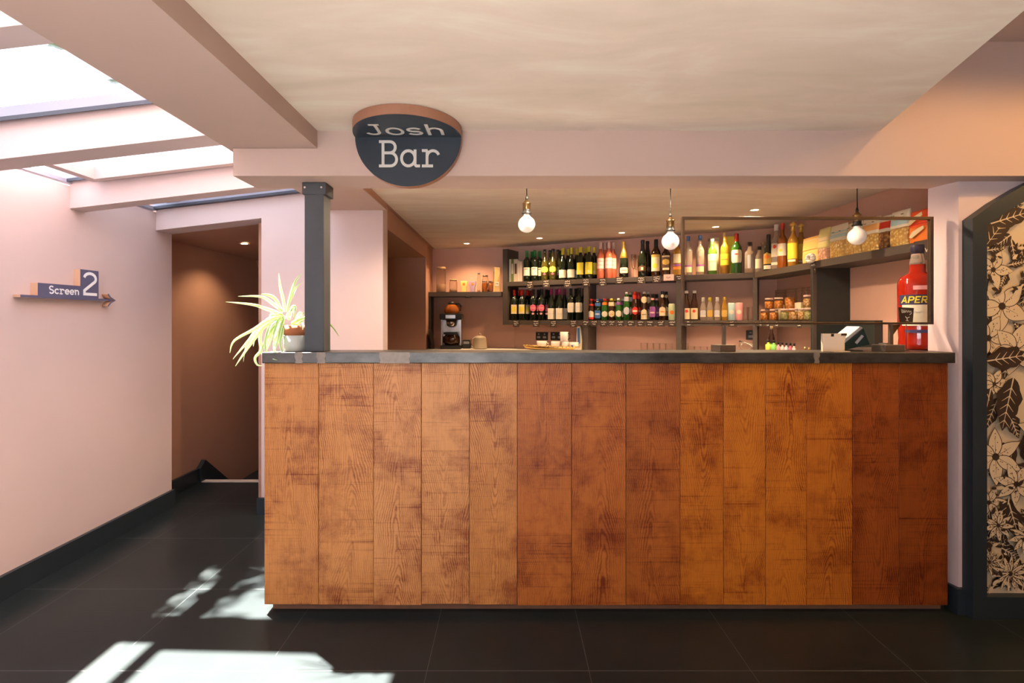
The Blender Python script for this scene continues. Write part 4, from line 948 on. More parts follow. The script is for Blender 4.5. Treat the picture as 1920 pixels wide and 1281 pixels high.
MB().lathe(prof, 28).build('jug_body', mat('jug_glaze', (.42, .35, .24), .3, var=.1), t)
m = MB(); m.tube([(math.cos(a)*.012, 0, .149+math.sin(a)*.012) for a in [k*PI/6 for k in range(13)]], .0035, 6); m.build('lid_ring', CHROME, t)
m = MB(); m.tube([(-.06, -.02, .115), (-.088, -.02, .10), (-.09, -.02, .04), (-.07, -.02, .02)], .006, 8); m.build('handle', CHROME, t)
# dark round object by the left wall
t = thing('black_tray', 'round black tray leaning on the left wall of the bar', 'tray', (-.79, 5.50, WZ), 0)
m = MB(); m.lathe([(.001, 0), (.10, 0), (.105, .012), (.11, .014)], 28); o = m.build('tray_disc', BLACK, t); o.rotation_euler = (0, math.radians(80), 0); o.location = (-.02, 0, .105)
t = thing('knock_box', 'small black box between coffee machine and jug', 'box', ((875-CX)/F*5.6, 5.6, WZ)); MB().box(-.04, .04, -.04, .04, 0, .09).build('box_body', BLACK, t, bevel=.004); MB().box(-.03, .03, -.043, -.0402, .05, .075).build('front_slot', GREYP, t)
# cups on a gold tray
p = sp_(1032, -.12); TR = thing('gold_tray', 'ornate gold tray carrying white cups on the back worktop', 'tray', (p.x, p.y, WZ), THS)
m = MB(); m.lathe([(.02, .018), (.25, .018), (.27, .03), (.285, .052), (.28, .052), (.262, .028), (.24, .014), (.02, .014)], 40, sy=.42); m.build('tray_plate', GOLD, TR)
m = MB()
for k in range(40):
    a = 2*PI*k/40; m.lathe([(.001, -.008), (.007, 0), (.001, .008)], 8, (.283*math.cos(a), .283*.42*math.sin(a), .05))
m.build('beaded_rim', GOLD, TR)
m = MB()
for k in range(4):
    a = PI/4+k*PI/2; m.lathe([(.02, 0), (.012, .0138)], 12, (.2*math.cos(a), .2*.42*math.sin(a), 0))
m.build('foot', GOLD, TR)
def cup(px, z, r, h, label, group='white cups on the gold tray', back=-.12, mtl=None, handle=1):
    p = sp_(px, back); t = thing('cup', label, 'cup', (p.x, p.y, z), THS, group)
    MB().lathe([(r*.62, 0), (r*.72, .004), (r*.96, h*.5), (r, h), (r*.95, h), (r*.9, h*.5), (r*.6, .008), (.001, .006)], 24).build('cup_body', mtl or WHITEC, t)
    if handle:
        m = MB(); m.tube([(handle*(r*.92), 0, h*.8), (handle*(r*1.4), 0, h*.72), (handle*(r*1.45), 0, h*.4), (handle*(r*.88), 0, h*.25)], .004, 6); m.build('handle', WHITEC, t)
    return t
cup(1016, WZ+.02, .05, .075, 'white cup at the left of the gold tray'); cup(1042, WZ+.02, .046, .075, 'white cup in the middle of the gold tray', handle=0)
cup(1060, WZ+.02, .036, .075, 'white cup beneath the tall white mug', handle=0); t = cup(1076, WZ+.02, .045, .07, 'white cup with small blue emblem at the right of the tray', handle=-1)
MB().wrap(.0425, .03, .045, .25, 'oval', e=.0018).build('blue_emblem', BLU, t)
p = sp_(1058, -.12); t = thing('mug', 'tall white mug stacked on a cup, with thin handle', 'mug', (p.x, p.y, WZ+.0965), THS)
MB().lathe([(.036, 0), (.038, .004), (.040, .09), (.037, .09), (.034, .006), (.001, .005)], 24).build('mug_body', WHITEC, t)
m = MB(); m.tube([(.036, 0, .08), (.058, 0, .07), (.058, 0, .03), (.036, 0, .018)], .004, 6); m.build('handle', BLACK, t)
# sockets
def wallbox(px, py, w_, h_, name, label, cat, mt_):
    p = sp_(px, DEP-.006); z = H+(CY-py)/F*p.y; t = thing(name, label, cat, (p.x, p.y, z), THS, 'black wall sockets'); return t
for px, lb, w_ in ((1016, 'black double socket on the back wall, left of two', .135), (1044, 'black double socket on the back wall behind the white mug', .135), (1407.5, 'small black socket beside the right shelf upright', .075)):
    t = wallbox(px, 630.5 if px < 1100 else 628.5, 0, 0, 'wall_socket', lb, 'socket', BLACK)
    MB().box(-w_/2, w_/2, -.006, .006, -.04, .04).build('plate', BLACK, t, bevel=.002)
    for s in ((-1, 1) if w_ > .1 else (0,)):
        m = MB(); m.box(s*w_*.25-.018, s*w_*.25+.018, -.0085, -.0062, -.022, .0); m.build('outlet', GREYP, t); MB().box(s*w_*.25-.008, s*w_*.25+.008, -.009, -.0062, .015, .028).build('rocker', GREYP, t)
p = sp_(1088, .06); t = thing('wipes_packet', 'blue and white packet leaning against the shelf upright', 'packet', (p.x, p.y, WZ), THS)
m = MB(); m.prism([(-.028, -.03, 0), (.025, -.03, 0), (.028, -.03, .1), (.01, -.03, .24), (-.024, -.03, .24), (-.03, -.03, .1)], (0, .05, 0)); m.build('packet_body', WHT, t, bevel=.004)
m = MB(); m.prism([(-.012, -.0365, .05), (.01, -.0365, .08), (.006, -.0365, .225), (-.016, -.0365, .22)], (0, .004, 0)); m.build('blue_print', BLU, t)

# tumblers
def tumbler(px, back, z, r, h, label, group):
    p = sp_(px, back); t = tag(MB().lathe([(r*.85, 0), (r, .09*1), (r*1.02, h), (r*.97, h), (r*.93, .012), (.001, .01)] if False else [(.001, .012), (r*.8, .012), (r*.85, .001), (r*.85, 0), (r*.85, .012), (r, h), (r*1.0, h+.0015)], 18).build('glass_tumbler', THING, loc=(p.x, p.y, z)), label, 'glass', group); return t
for i in range(5): tumbler(1208+i*11.5, -.1, WZ, .034, .095, 'small clear tumbler on the back worktop, %s from the left in the middle bay row' % ORD[i], 'tumblers on the back worktop')
for i in range(5): tumbler(1284+i*12, -.1, WZ, .032, .10 if i == 0 else .075, 'small clear tumbler on the back worktop, %s from the left below the mixers' % ORD[i], 'tumblers on the back worktop')
for i in range(2): tumbler(1398+i*9.5, .05+.04*i, LZ, .030, .11, ['clear straight glass on the lower shelf right of the cans', 'clear straight glass on the lower shelf next to the right upright'][i], 'straight glasses on the lower shelf')
# glass bowl and wand by the upright
p = sp_(1399, -.25); t = thing('glass_bowl', 'small clear glass bowl on a stem beside the screen foot', 'glass', (p.x, p.y, WZ))
m = MB(); m.lathe([(.03, 0), (.03, .003), (.004, .006), (.004, .045), (.03, .06), (.055, .09), (.05, .12), (.047, .12), (.051, .09), (.027, .064), (.001, .05)], 20); m.build('bowl', THING, t)
tag(MB().tube([P(1386, 640, 4.5), P(1397, 642, 4.47), P(1409, 648, 4.44), P(1416, 654, 4.42), P(1422, 667.3, 4.41)], .006, 8).build('wand_lighter', CHROME), 'thin metal lighter resting near the worktop edge', 'lighter')
# small bottles by the right upright
def mini(px, label, m1, mc, r=.0165, h=.06, x=1.86):
    y = x/((px-CX)/F); t = thing('syrup_bottle', label, 'bottle', (x, y, WZ+.08), 0, 'small bottles on the right worktop')
    MB().lathe([(r*.9, 0), (r, .003), (r, h*.7), (r*.4, h*.82), (r*.4, h)], 14).build('bottle_body', m1, t); MB().lathe([(r*.5, h+.0003), (r*.5, h+.016), (r*.3, h+.018)], 12).build('cap', mc, t)
    return t
rz = MB(); rz.box(1.70, 1.99, 3.25, 3.95, 0, .079); o = tag(rz.build('bottle_riser', SHELFIN, loc=(0, 0, WZ)), 'low dark riser on the right worktop under the small bottles', 'riser')
t = put('bitters', 'bitters_bottle', 'dark bitters bottle with cork and green label', 'bottle', 'bottles on the right worktop', (1.885, 1.885/((1446.5-CX)/F), WZ+.08), face(1.8, 3.66), .72)
mini(1440.5, 'tiny bottle with bright yellow label', lab('bright_yellow', (.8, .8, .1)), CBLK, .019); mini(1451, 'tiny bottle with bright green label', lab('bright_green', (.25, .62, .12)), CBLK, .02)
for i, px in enumerate((1459.5, 1467, 1474.5, 1482, 1489)):
    mini(px, 'tiny pink-and-white bottle with black top, %s from the left in its row' % ORD[i], (RSE, PKW, SLV, PNK, PKW)[i], CBLK, .0125, .05)
for i, px in enumerate((1494, 1503)):
    x = 1.86; y = x/((px-CX)/F); tag(MB().lathe([(.014, 0), (.016, .008), (.012, .016), (.002, .018)], 14).build('small_dish', WHITEC, loc=(x, y, WZ+.08)), ['tiny white dish left of another, among the small bottles', 'tiny white dish nearest the small dark jars'][i], 'dish', 'tiny dishes')
for i, px in enumerate((1509.5, 1517)): mini(px, ['small squat dark jar by the right upright, left one', 'small squat dark jar by the right upright, right one'][i], CARA, GOLD, .016, .032)

# ------------------------------------------------------------------ price cards on shelf fronts
def card_at(px, z, w_, h_, label, lines=3, mt_=None, tilt=0.0):
    p = P0+D*along(px)+NB*(-.003); t = thing('price_card', label, 'price card', (p.x, p.y, z), THS, 'handwritten price cards')
    MB().box(-w_/2, w_/2, -.0012, .0012, -h_, 0).build('card', mt_ or CHALKB, t); cd_ = bpy.data.objects[-1] if False else [c_ for c_ in bpy.data.objects if c_.parent == t][0]
    m = MB(); rn = random.Random(int(px))
    for j in range(lines):
        zz = -h_*(j+.75)/(lines+.5); x = -w_*.38; pts = []
        while x < w_*.38: pts.append((x, zz+rn.uniform(-.3, .3)*h_/(lines+.8))); x += w_*.055
        if j == lines-1: pts = pts[2:-3]
        m.ribbon(pts, .0032, (0, -.0013, 0), (1, 0, 0), (0, 0, 1), (0, -1, 0), .0005)
    m.build('handwriting', CHALK if not mt_ else BRN, cd_); return t
up = [(994, 'under the white-label red wines'), (1024.5, 'under the lime-label wines'), (1064.5, 'under the low white-label wines'), (1099.5, 'under the tall yellow-label wines'), (1130.5, 'under the rosé bottles'), (1162, 'under the champagne bottle'),
      (1202.5, 'under the black sparkling wine'), (1231.5, 'under the coffee liqueur')]
for i, (px, d_) in enumerate(up): card_at(px, UZ+(.006 if i % 2 else 0), .075, .075 if i < 5 else .062, 'brown chalk price card %s' % d_)
card_at(1254, UZ+.012, .088, .055, 'blank-looking white price card under the dark rum', 1, PKW); card_at(1276, UZ+.004, .085, .05, 'chalk price card behind the left edge of the screen', 2)
lo = [(968, 'under the yellow-label wines'), (1005.5, 'under the pink-label wines'), (1038, 'under the tall cream-label wines'), (1075.5, 'under the mid-label white ones'), (1098.5, 'on the upright under the first beer'), (1114.5, 'under the blue-label beer'),
      (1132, 'under the orange-neck beer'), (1147.5, 'under the cream-neck beer'), (1164, 'under the purple-neck beer'), (1183, 'under the red-oval beer'), (1201.5, 'under the cream-neck arched beer'), (1219, 'under the ornate purple beer'), (1239.5, 'under the last tall beer'), (1260.5, 'under the pale green can'),
      (1293, 'under the cream-label black bottles'), (1373.5, 'under the pale blue and red cans')]
for i, (px, d_) in enumerate(lo): card_at(px, LZ+.002, .07, .066 if i < 4 else .055, 'dark chalk price card %s' % d_, 3 if i < 4 else 2)
def rcard(px, z, label, w_=.05, h_=.05, mt_=None, lines=2):
    y = 2.02/((px-CX)/F); t = thing('price_card', label, 'price card', ((2.0105+(4.37-y)*.0125) if z < 1.5 else (2.0105+(4.378-y)*.0191), y, z), -PI/2+.027, 'handwritten price cards')
    MB().box(-w_/2, w_/2, -.0012, .0012, -h_, 0).build('card', mt_ or CHALKB, t); cd_ = bpy.data.objects[-1] if False else [c_ for c_ in bpy.data.objects if c_.parent == t][0]
    m = MB(); rn = random.Random(int(px))
    for j in range(lines):
        zz = -h_*(j+.75)/(lines+.5); m.ribbon([(-w_*.38+i*w_*.076, zz+rn.uniform(-.25, .25)*h_/(lines+1)) for i in range(11)], .003, (0, -.0013, 0), (1, 0, 0), (0, 0, 1), (0, -1, 0), .0005)
    m.build('handwriting', CHALK, cd_)
for px, lb in ((1428, 'chalk price card under the left jars'), (1441, 'chalk price card under the left stacked jars'), (1458, 'chalk price card under the green seed jar'), (1499, 'chalk price card under the nut jars')): rcard(px, LZ, lb)
rcard(1523, UZ, 'small brown chalk card below the yellow pouch', .06, .08); rcard(1721, UZ+.004, 'dark card with white writing under the orange-red sweet bag', .11, .10, None, 1)
m = MB(); 
for k in range(9):
    a = k*.7; m.lathe([(.001, -.012), (.016, -.006), (.017, .006), (.001, .012)], 8, (.0, .034*math.cos(a), .05+.022*math.sin(a)))
tag(m.build('paper_flower', WHITEC, loc=(2.005, 2.0/((1518-CX)/F), UZ-.03)), 'crumpled white paper flower tied in front of the yellow pouch', 'decoration')
p0 = ((877.5-CX)/F*5.55, 5.549, SZs)
t = thing('price_card', 'small chalk card hanging below the flower-shaped packets', 'price card', p0, 0, 'handwritten price cards'); MB().box(-.03, .03, -.0012, .0012, -.06, 0).build('card', CHALKB, t)
m = MB(); rn = random.Random(2)
for j in range(3): m.ribbon([(-.024+i*.0048, -.012-j*.018+rn.uniform(-.004, .004)) for i in range(11)], .003, (0, -.0013, 0), (1, 0, 0), (0, 0, 1), (0, -1, 0), .0005)
m.build('handwriting', CHALK, t)

# ------------------------------------------------------------------ giant aperitif bottle
bx_, by_ = (1720-CX)/F*2.592, 2.592
t = thing('giant_bottle', 'giant display bottle of orange-red aperitif with APEROL label', 'bottle', (bx_, by_, 1.1575), -.5); t.scale = (.94, .94, .955)
pr = [(.073, 0), (.082, .006), (.082, .03), (.080, .055), (.082, .08), (.084, .12), (.086, .32), (.084, .345), (.073, .368), (.045, .385), (.036, .392), (.035, .43)]
MB().lathe(pr, 36).build('glass_body', GAP, t)
MB().lathe([(.0345, .4305), (.0335, .445), (.028, .47), (.0275, .485)], 28).build('clear_neck', GC, t)
MB().lathe([(.0285, .4855), (.0285, .497), (.0305, .498), (.0305, .525), (.029, .53), (.002, .531)], 28).build('cap', mat('cap_navy', (.035, .03, .06), .35), t)
MB().wrap(.0868, .225, .275, 1.15, 'rect', e=.0012).build('label', BLU if False else lab('navy', (.03, .03, .10)), t)
MB().wrap(.0866, .12, .225, .95, 'rect', e=.0010).build('label', WHT, t)
MB().wrap(.085, .085, .10, .8, 'rect', e=.0015).build('label', lab('navy', (.03, .03, .10)), t)
MB().wrap(.0862, .30, .32, .35, 'rect', e=.0012).build('label', RSE, t)
def curved_text(txt, r, z, hgt, a0, a1, w_, mt_, nm, par, slant=.0):
    flatm = MB(); write(flatm, txt, (0, 0, 0), (1, 0, 0), (0, 0, 1), (0, -1, 0), hgt, 1.0, w_, .0006)
    flatm.v = [((r-v[1])*math.cos(-PI/2+a0+(a1-a0)*(v[0]+slant*v[2]/hgt)), (r-v[1])*math.sin(-PI/2+a0+(a1-a0)*(v[0]+slant*v[2]/hgt)), z+v[2]) for v in flatm.v]
    return flatm.build(nm, mt_, par)
def curved_text2(txt, r, z, hgt, a0, a1, sw, mt_, nm, par):
    # stroke built in metres along the arc so that the strokes keep their width
    W = (a1-a0)*r; m = MB(); write(m, txt, (0, 0, 0), (1, 0, 0), (0, 0, 1), (0, -1, 0), hgt, W, sw, .0006)
    m.v = [((r-v[1])*math.cos(-PI/2+a0+(v[0]+.18*v[2])/r), (r-v[1])*math.sin(-PI/2+a0+(v[0]+.18*v[2])/r), z+v[2]) for v in m.v]
    return m.build(nm, mt_, par)
curved_text2('APEROL', .0884, .234, .032, -1.0, 1.0, .19, YLW, 'lettering', t)
m = MB(); rn = random.Random(9); pts = [(-.045+i*.004, .19+rn.uniform(-.006, .006)) for i in range(24)]
for (a, b_), (c_, d_) in zip(pts, pts[1:]):
    f_ = lambda x, z: ((.0880)*math.cos(-PI/2+x/.088), (.0880)*math.sin(-PI/2+x/.088), z)
    m.tube([f_(a, b_), f_(c_, d_)], .0008, 5)
m.build('script_line', SLV, t)
# little chalk sign in front of it
t = thing('chalk_sign', 'small tilted dark chalk sign with handwriting before the giant bottle', 'sign', P(1700, 603, 2.50), 0)
t.location = (P(1700, 603, 2.50)[0], 2.50, 1.158)
m = MB(); m.prism([(-.034, -.0015, .128), (.027, -.0015, .120), (.033, -.0015, .198), (-.040, -.0015, .202)], (0, .003, 0)); m.build('board', CHALKB, t)
m = MB(); m.tube([(0, .003, 0), (0, .003, .16)], .002, 6); m.lathe([(.012, 0), (.012, .004)], 12, (0, .003, 0)); m.build('stem', BRONZE, t)
m = MB(); m.ribbon([(-.026, .192), (-.024, .176), (-.02, .190), (-.015, .182), (-.022, .176), (-.012, .177), (-.010, .188), (-.006, .177), (-.002, .187), (.003, .178), (.008, .186), (.012, .178), (.018, .184), (.020, .172), (.012, .166)], .003, (0, -.002, 0), (1, 0, 0), (0, 0, 1), (0, -1, 0), .0006)
m.ribbon([(-.008, .158), (0, .150), (.012, .156)], .003, (0, -.002, 0), (1, 0, 0), (0, 0, 1), (0, -1, 0), .0006); m.ribbon([(-.001, .150), (.002, .140), (-.006, .139), (.008, .138)], .003, (0, -.002, 0), (1, 0, 0), (0, 0, 1), (0, -1, 0), .0006)
m.build('handwriting', CHALK, t)

# ------------------------------------------------------------------ glass screen on the counter
YG = 2.44
def gx(px): return (px-CX)/F*YG
def gz(py): return H+(CY-py)/F*YG
t = thing('glass_screen', 'framed clear glass hygiene screen standing on the right half of the counter', 'glass screen', (gx(1510), YG, 1.157))
x0, x1, z0, z1 = gx(1277.5)-gx(1510), gx(1748)-gx(1510), gz(608.5)-1.157, gz(407)-1.157
fw = .0125
m = MB(); m.box(x0, x1, -.009, .009, z1-fw, z1); m.build('top_rail', BRONZE, t, bevel=.001)
m = MB(); m.box(x0, x1, -.009, .009, z0, z0+fw*.8); m.build('bottom_rail', BRONZE, t, bevel=.001)
m = MB(); m.box(x0, x0+fw, -.009, .009, z0+fw*.8, z1-fw); m.build('side_rail', BRONZE, t, bevel=.001)
m = MB(); m.box(x1-fw*1.3, x1, -.009, .009, z0+fw*.8, z1-fw); m.build('side_rail', BRONZE, t, bevel=.001)
MB().box(x0+fw, x1-fw*1.3, -.002, .002, z0+fw*.8, z1-fw).build('pane', SCREEN, t)
for pa, pb in ((1338, 1378), (1640, 1694)):
    xm = gx((pa+pb)/2-2)-gx(1510); wd = (gx(pb)-gx(pa))*.42
    o = MB().box(-wd, wd, -.035, .035, 0.0002, .030).build('foot_block', IRON, t, (xm, 0, 0), rotz=.22, bevel=.002)
for px in (1357, 1670):
    xm = gx(px)-gx(1510); MB().box(xm-.0075, xm+.0075, -.007, .007, .0305, z0-.0003).build('upright', IRON, t)
m = MB(); xm = gx(1672)-gx(1510); m.prism([(xm+.008, .004, z0-.001), (xm+.045, .004, z0-.001), (xm+.008, .004, z0-.05)], (0, .004, 0)); m.build('gusset', BRASS, t)

# till: tilted touchscreen, printer box; card holder
t = thing('till_screen', 'tilted dark till touchscreen seen from its edge on the counter', 'till', (gx(1592), 2.47, 1.157), 0)
m = MB(); m.prism([(-.070, -.03, .010), (-.058, -.03, .004), (.064, -.03, .106), (.052, -.03, .114), (-.012, -.03, .062), (-.026, -.03, .050)], (0, .10, 0)); m.build('display', GREYP, t, bevel=.002)
m = MB(); m.prism([(-.054, -.031, .004), (-.03, -.031, .003), (.095, -.031, .03), (.066, -.031, .107)], (0, .102, 0)); m.build('housing', mat('till_teal_black', (.01, .025, .028), .3), t, bevel=.002)
m = MB(); m.prism([(.025, -.033, .040), (.035, -.033, .032), (.066, -.033, .068), (.056, -.033, .075)], (0, .004, 0)); m.build('key_strip', GREYP, t)
m = MB(); m.box(-.04, .07, -.02, .06, 0.0002, .0032); m.build('base_plate', BLACK, t)
t = thing('card_reader', 'small black card reader behind the right foot of the screen', 'card reader', (gx(1681), 2.515, 1.157), .3)
m = MB(); m.box(-.02, .02, -.02, .02, 0.0002, .034); m.build('reader_body', BLACK, t, bevel=.004); m = MB(); m.tube([(.015, 0, .03), (.03, .0, .036), (.036, .0, .018)], .004, 6); m.build('cable', BLACK, t)
t = thing('paper_clipboard', 'cream order pad held upright by a dark clip at the till', 'clipboard', (gx(1556), 2.41, 1.157), 0)
PADM = mat('ruled_paper', (.72, .60, .48), .7, var=.03, scale=40)
m = MB(); m.prism([(-.052, -.004, .0005), (.035, -.004, .0005), (.056, -.004, .083), (-.054, -.004, .079)], (0, .008, 0)); m.build('paper', PADM, t)
MB().box(-.053, .052, .0045, .009, .0005, .081).build('backing_board', CRM, t)
MB().box(-.015, -.003, -.006, -.0042, .068, .080).build('clip', BLACK, t)
MB().box(.03, .055, -.006, -.0042, .072, .0815).build('clip_bar', BRONZE, t)
m = MB()
for j in range(8): m.box(-.045, .03, -.0047, -.0042, .01+j*.008, .0105+j*.008)
m.build('ruled_line', SLV, t)
MB().box(-.02, .055, -.03, -.012, 0.0, .004).build('loose_slip', PADM, t)

# ------------------------------------------------------------------ pendants
BULB = mat('opal_bulb', (.85, .83, .80), .15, emit=(1, .95, .88), es=.12)
CORD = BLACK
for i, (px, py, lb) in enumerate(((987.5, 421, 'left round-bulb pendant lamp with brass socket'), (1257, 453, 'middle round-bulb pendant lamp, hanging lowest beside the screen'), (1607, 443.5, 'right round-bulb pendant lamp hanging before the popcorn bags'))):
    y = 2.95 if i < 2 else 2.92; x, _, z = P(px, py, y)
    t = thing('pendant_lamp', lb, 'pendant lamp', (x, y, BC), 0, 'pendant lamps over the bar')
    dz = z-BC; r = .0465
    prof = [(.001, -r)]+[(r*math.sin(a), -r*math.cos(a)) for a in [PI*k/16 for k in range(1, 14)]]+[(.017, .0475), (.0165, .058)]
    MB().lathe(prof, 28, (0, 0, dz)).build('bulb', BULB, t)
    MB().lathe([(.020, .056), (.026, .058), (.026, .064), (.021, .067), (.0205, .078), (.022, .080)], 24, (0, 0, dz)).build('shade_ring', BLACK, t)
    MB().lathe([(.020, .0805), (.0215, .084), (.0205, .110), (.023, .112), (.023, .117), (.017, .122), (.010, .130), (.008, .134)], 24, (0, 0, dz)).build('socket', BRASS, t)
    MB().lathe([(.007, .1342), (.0075, .145), (.004, .160)], 12, (0, 0, dz)).build('cord_grip', BLACK, t)
    MB().tube([(0, 0, dz+.159), (0.001, 0, dz/2), (0, 0, -.012)], .0034, 8).build('cord', CORD, t)
    MB().lathe([(.045, -.0005), (.045, -.012), (.01, -.02)][::-1], 20).build('ceiling_rose', BLACK, t)

# downlights
LAMPE = mat('downlight_glow', (1, .9, .7), .5, emit=(1, .80, .50), es=22)
def downlight(x, y, z, lb, power=5, size=1.9, vis=True, blend=.6, col=(1, .70, .40)):
    t = thing('downlight', lb, 'downlight', (x, y, z-.0003), 0, 'recessed downlights')
    MB().lathe([(.026, -.001), (.040, -.001), (.041, -.004), (.027, -.005), (.026, -.001)], 28).build('trim_ring', CWHT, t)
    MB().lathe([(.0255, -.003), (.001, -.0035)], 24).build('lamp_lens', LAMPE, t)
    ld = bpy.data.lights.new('downlight_spot', 'SPOT'); ld.energy = power; ld.color = col; ld.spot_size = size; ld.spot_blend = blend; ld.shadow_soft_size = .03
    lo_ = bpy.data.objects.new('downlight_spot', ld); COL.objects.link(lo_); lo_.location = (0, 0, -.012); lo_.parent = t
    return t
for px, py, lb in ((875, 457, 'downlight in the bar ceiling above the short left shelf'), (1011.5, 447, 'downlight in the bar ceiling above the lime-label wines'), (1166, 437, 'downlight in the bar ceiling above the champagne bottle'),
                   (1342, 426, 'downlight in the bar ceiling above the green whisky bottle')):
    y = .78/((CY-py)/F)-.03; downlight((px-CX)/F*y, y, BC, lb, 42, 2.4, col=(1, .62, .32))
y = .78/.207; downlight(.46*y, y, BC, 'downlight in the bar ceiling just above the glass screen', 48, 2.4, col=(1, .66, .38))
for k_, x in enumerate((-.35, .2, .75, 1.3)):  # unseen front row added to lift the light inside the bar
    downlight(x, 2.80, BC, 'added fill downlight hidden behind the beam, %s from the left' % ORD[k_], 74, 2.7, blend=.4, col=(1, .74, .50))
y = 3.95; x = (458-CX)/F*y; y = (zr(x)-1.3)/.149; x = (458-CX)/F*y; 
downlight(x, y, zr(x)-.002, 'downlight in the passage ceiling by the stairs', 26, 2.2)
for x, y, lb, pw in ((1.75, 1.62, 'downlight in the raised right ceiling, left one before the beam', 16), (2.45, 1.55, 'downlight in the raised right ceiling near the arched door', 34), (3.3, 1.3, 'downlight in the raised right ceiling at the far right', 60),
                     (1.75, -.2, 'downlight in the raised right ceiling behind the viewpoint', 50)):
    downlight(x, y, 2.49, lb, pw, 2.9, blend=.35, col=(1, .56, .17))
def uplighter(x, y, lb):  # unseen floor lamps added to brighten the main ceiling
    t = thing('added_uplighter', lb, 'added floor lamp', (x, y, 0.0002), 0, 'added floor uplighters')
    MB().lathe([(.09, 0), (.09, .012), (.03, .018), (.03, .05), (.07, .07), (.08, .16), (.074, .16), (.064, .075), (.001, .07)], 28).build('lamp_body', BLACK, t)
    MB().lathe([(.06, .10), (.001, .101)], 24).build('lamp_lens', LAMPE, t)
    ld = bpy.data.lights.new('fill_uplight', 'SPOT'); ld.energy = 72; ld.color = (1, .90, .79); ld.spot_size = 2.5; ld.spot_blend = .9; ld.shadow_soft_size = .06
    o = bpy.data.objects.new('fill_uplight', ld); COL.objects.link(o); o.location = (0, 0, .17); o.rotation_euler = (PI, 0, 0); o.parent = t
uplighter(-.35, .35, 'unseen black floor uplighter added left of the viewpoint'); uplighter(.75, .35, 'unseen black floor uplighter added right of the viewpoint')

# ------------------------------------------------------------------ spider plant
t = thing('potted_spider_plant', 'variegated spider plant in a pale pot with terracotta rim by the post', 'plant', (-.977, 2.44, 1.1572))
MB().lathe([(.048, 0), (.052, .004), (.055, .073), (.0525, .073), (.049, .006), (.001, .005)], 32).build('cover_pot', POTC, t)
MB().lathe([(.035, .0055), (.045, .05), (.0465, .0735), (.052, .0738), (.053, .118), (.049, .118), (.045, .075)], 32).build('inner_pot', TERRA, t)
MB().lathe([(.001, .108), (.0475, .108)], 24).build('soil', SOIL, t)
PX0 = [
 ([(700,560),(600,480),(480,410),(245,405)], -.03, 13), ([(690,580),(560,540),(400,490),(120,460)], -.06, 13), ([(690,550),(620,430),(540,390),(475,385)], .03, 13),
 ([(720,560),(700,430),(670,300),(655,170)], 0, 13), ([(740,560),(770,420),(820,260),(890,170)], .02, 14), ([(740,520),(800,380),(830,320),(890,250)], .04, 8),
 ([(690,600),(560,640),(400,740),(210,850),(165,975)], -.08, 13), ([(680,600),(500,690),(370,830),(195,1035)], -.03, 15), ([(690,620),(520,700),(390,860),(220,1105)], -.06, 17),
 ([(680,600),(480,680),(340,880),(300,1065)], .03, 10), ([(690,600),(540,640),(470,800),(480,940),(420,1020),(440,1090),(495,1100)], -.05, 13), ([(700,610),(580,680),(520,860),(550,1000),(640,1045)], -.11, 11),
 ([(705,600),(690,760),(670,880),(710,1010)], -.10, 16), ([(700,600),(640,780),(610,900),(640,1040)], -.10, 15), ([(690,590),(540,660),(430,800),(400,910)], 0, 10),
 ([(760,640),(790,520),(820,515),(815,560),(800,660)], -.03, 12), ([(830,680),(850,640),(880,600),(912,560)], -.03, 16), ([(850,660),(960,600),(1080,620),(1190,710),(1262,812)], .075, 10),
 ([(700,600),(600,590),(560,620),(555,640)], -.05, 8), ([(700,600),(640,570),(580,580),(560,650)], -.08, 8), ([(690,610),(600,650),(560,760),(575,905)], -.06, 9), ([(700,620),(650,640),(610,760),(530,960)], -.08, 10),
 ([(700,630),(620,700),(560,840),(510,980)], -.04, 10), ([(690,640),(600,720),(500,900),(480,990)], -.06, 11), ([(710,620),(680,700),(640,860),(600,980)], -.09, 12), ([(700,600),(620,600),(520,700),(440,800)], .02, 11),
 ([(760,640),(740,600),(760,560),(775,550)], 0, 9), ([(850,680),(840,620),(870,570),(905,590)], -.01, 11), ([(780,680),(860,640),(912,620)], -.04, 15), ([(790,680),(830,690),(890,660),(895,740)], -.06, 12)]
lf = MB()
def bez(pts, n=18):
    # Catmull-Rom through the control points
    P_ = [pts[0]]+pts+[pts[-1]]; out = []
    for i in range(1, len(P_)-2):
        for k in range(n//(len(pts)-1)+1):
            t_ = k/(n//(len(pts)-1)+1); a, b_, c_, d_ = P_[i-1:i+3]
            out.append(tuple(.5*(2*b_[j]+(c_[j]-a[j])*t_+(2*a[j]-5*b_[j]+4*c_[j]-d_[j])*t_**2+(3*b_[j]-a[j]-3*c_[j]+d_[j])*t_**3) for j in range(len(b_))))
    out.append(pts[-1]); return out
base = Vector((-.977, 2.44, 1.1572)); rl = random.Random(4)
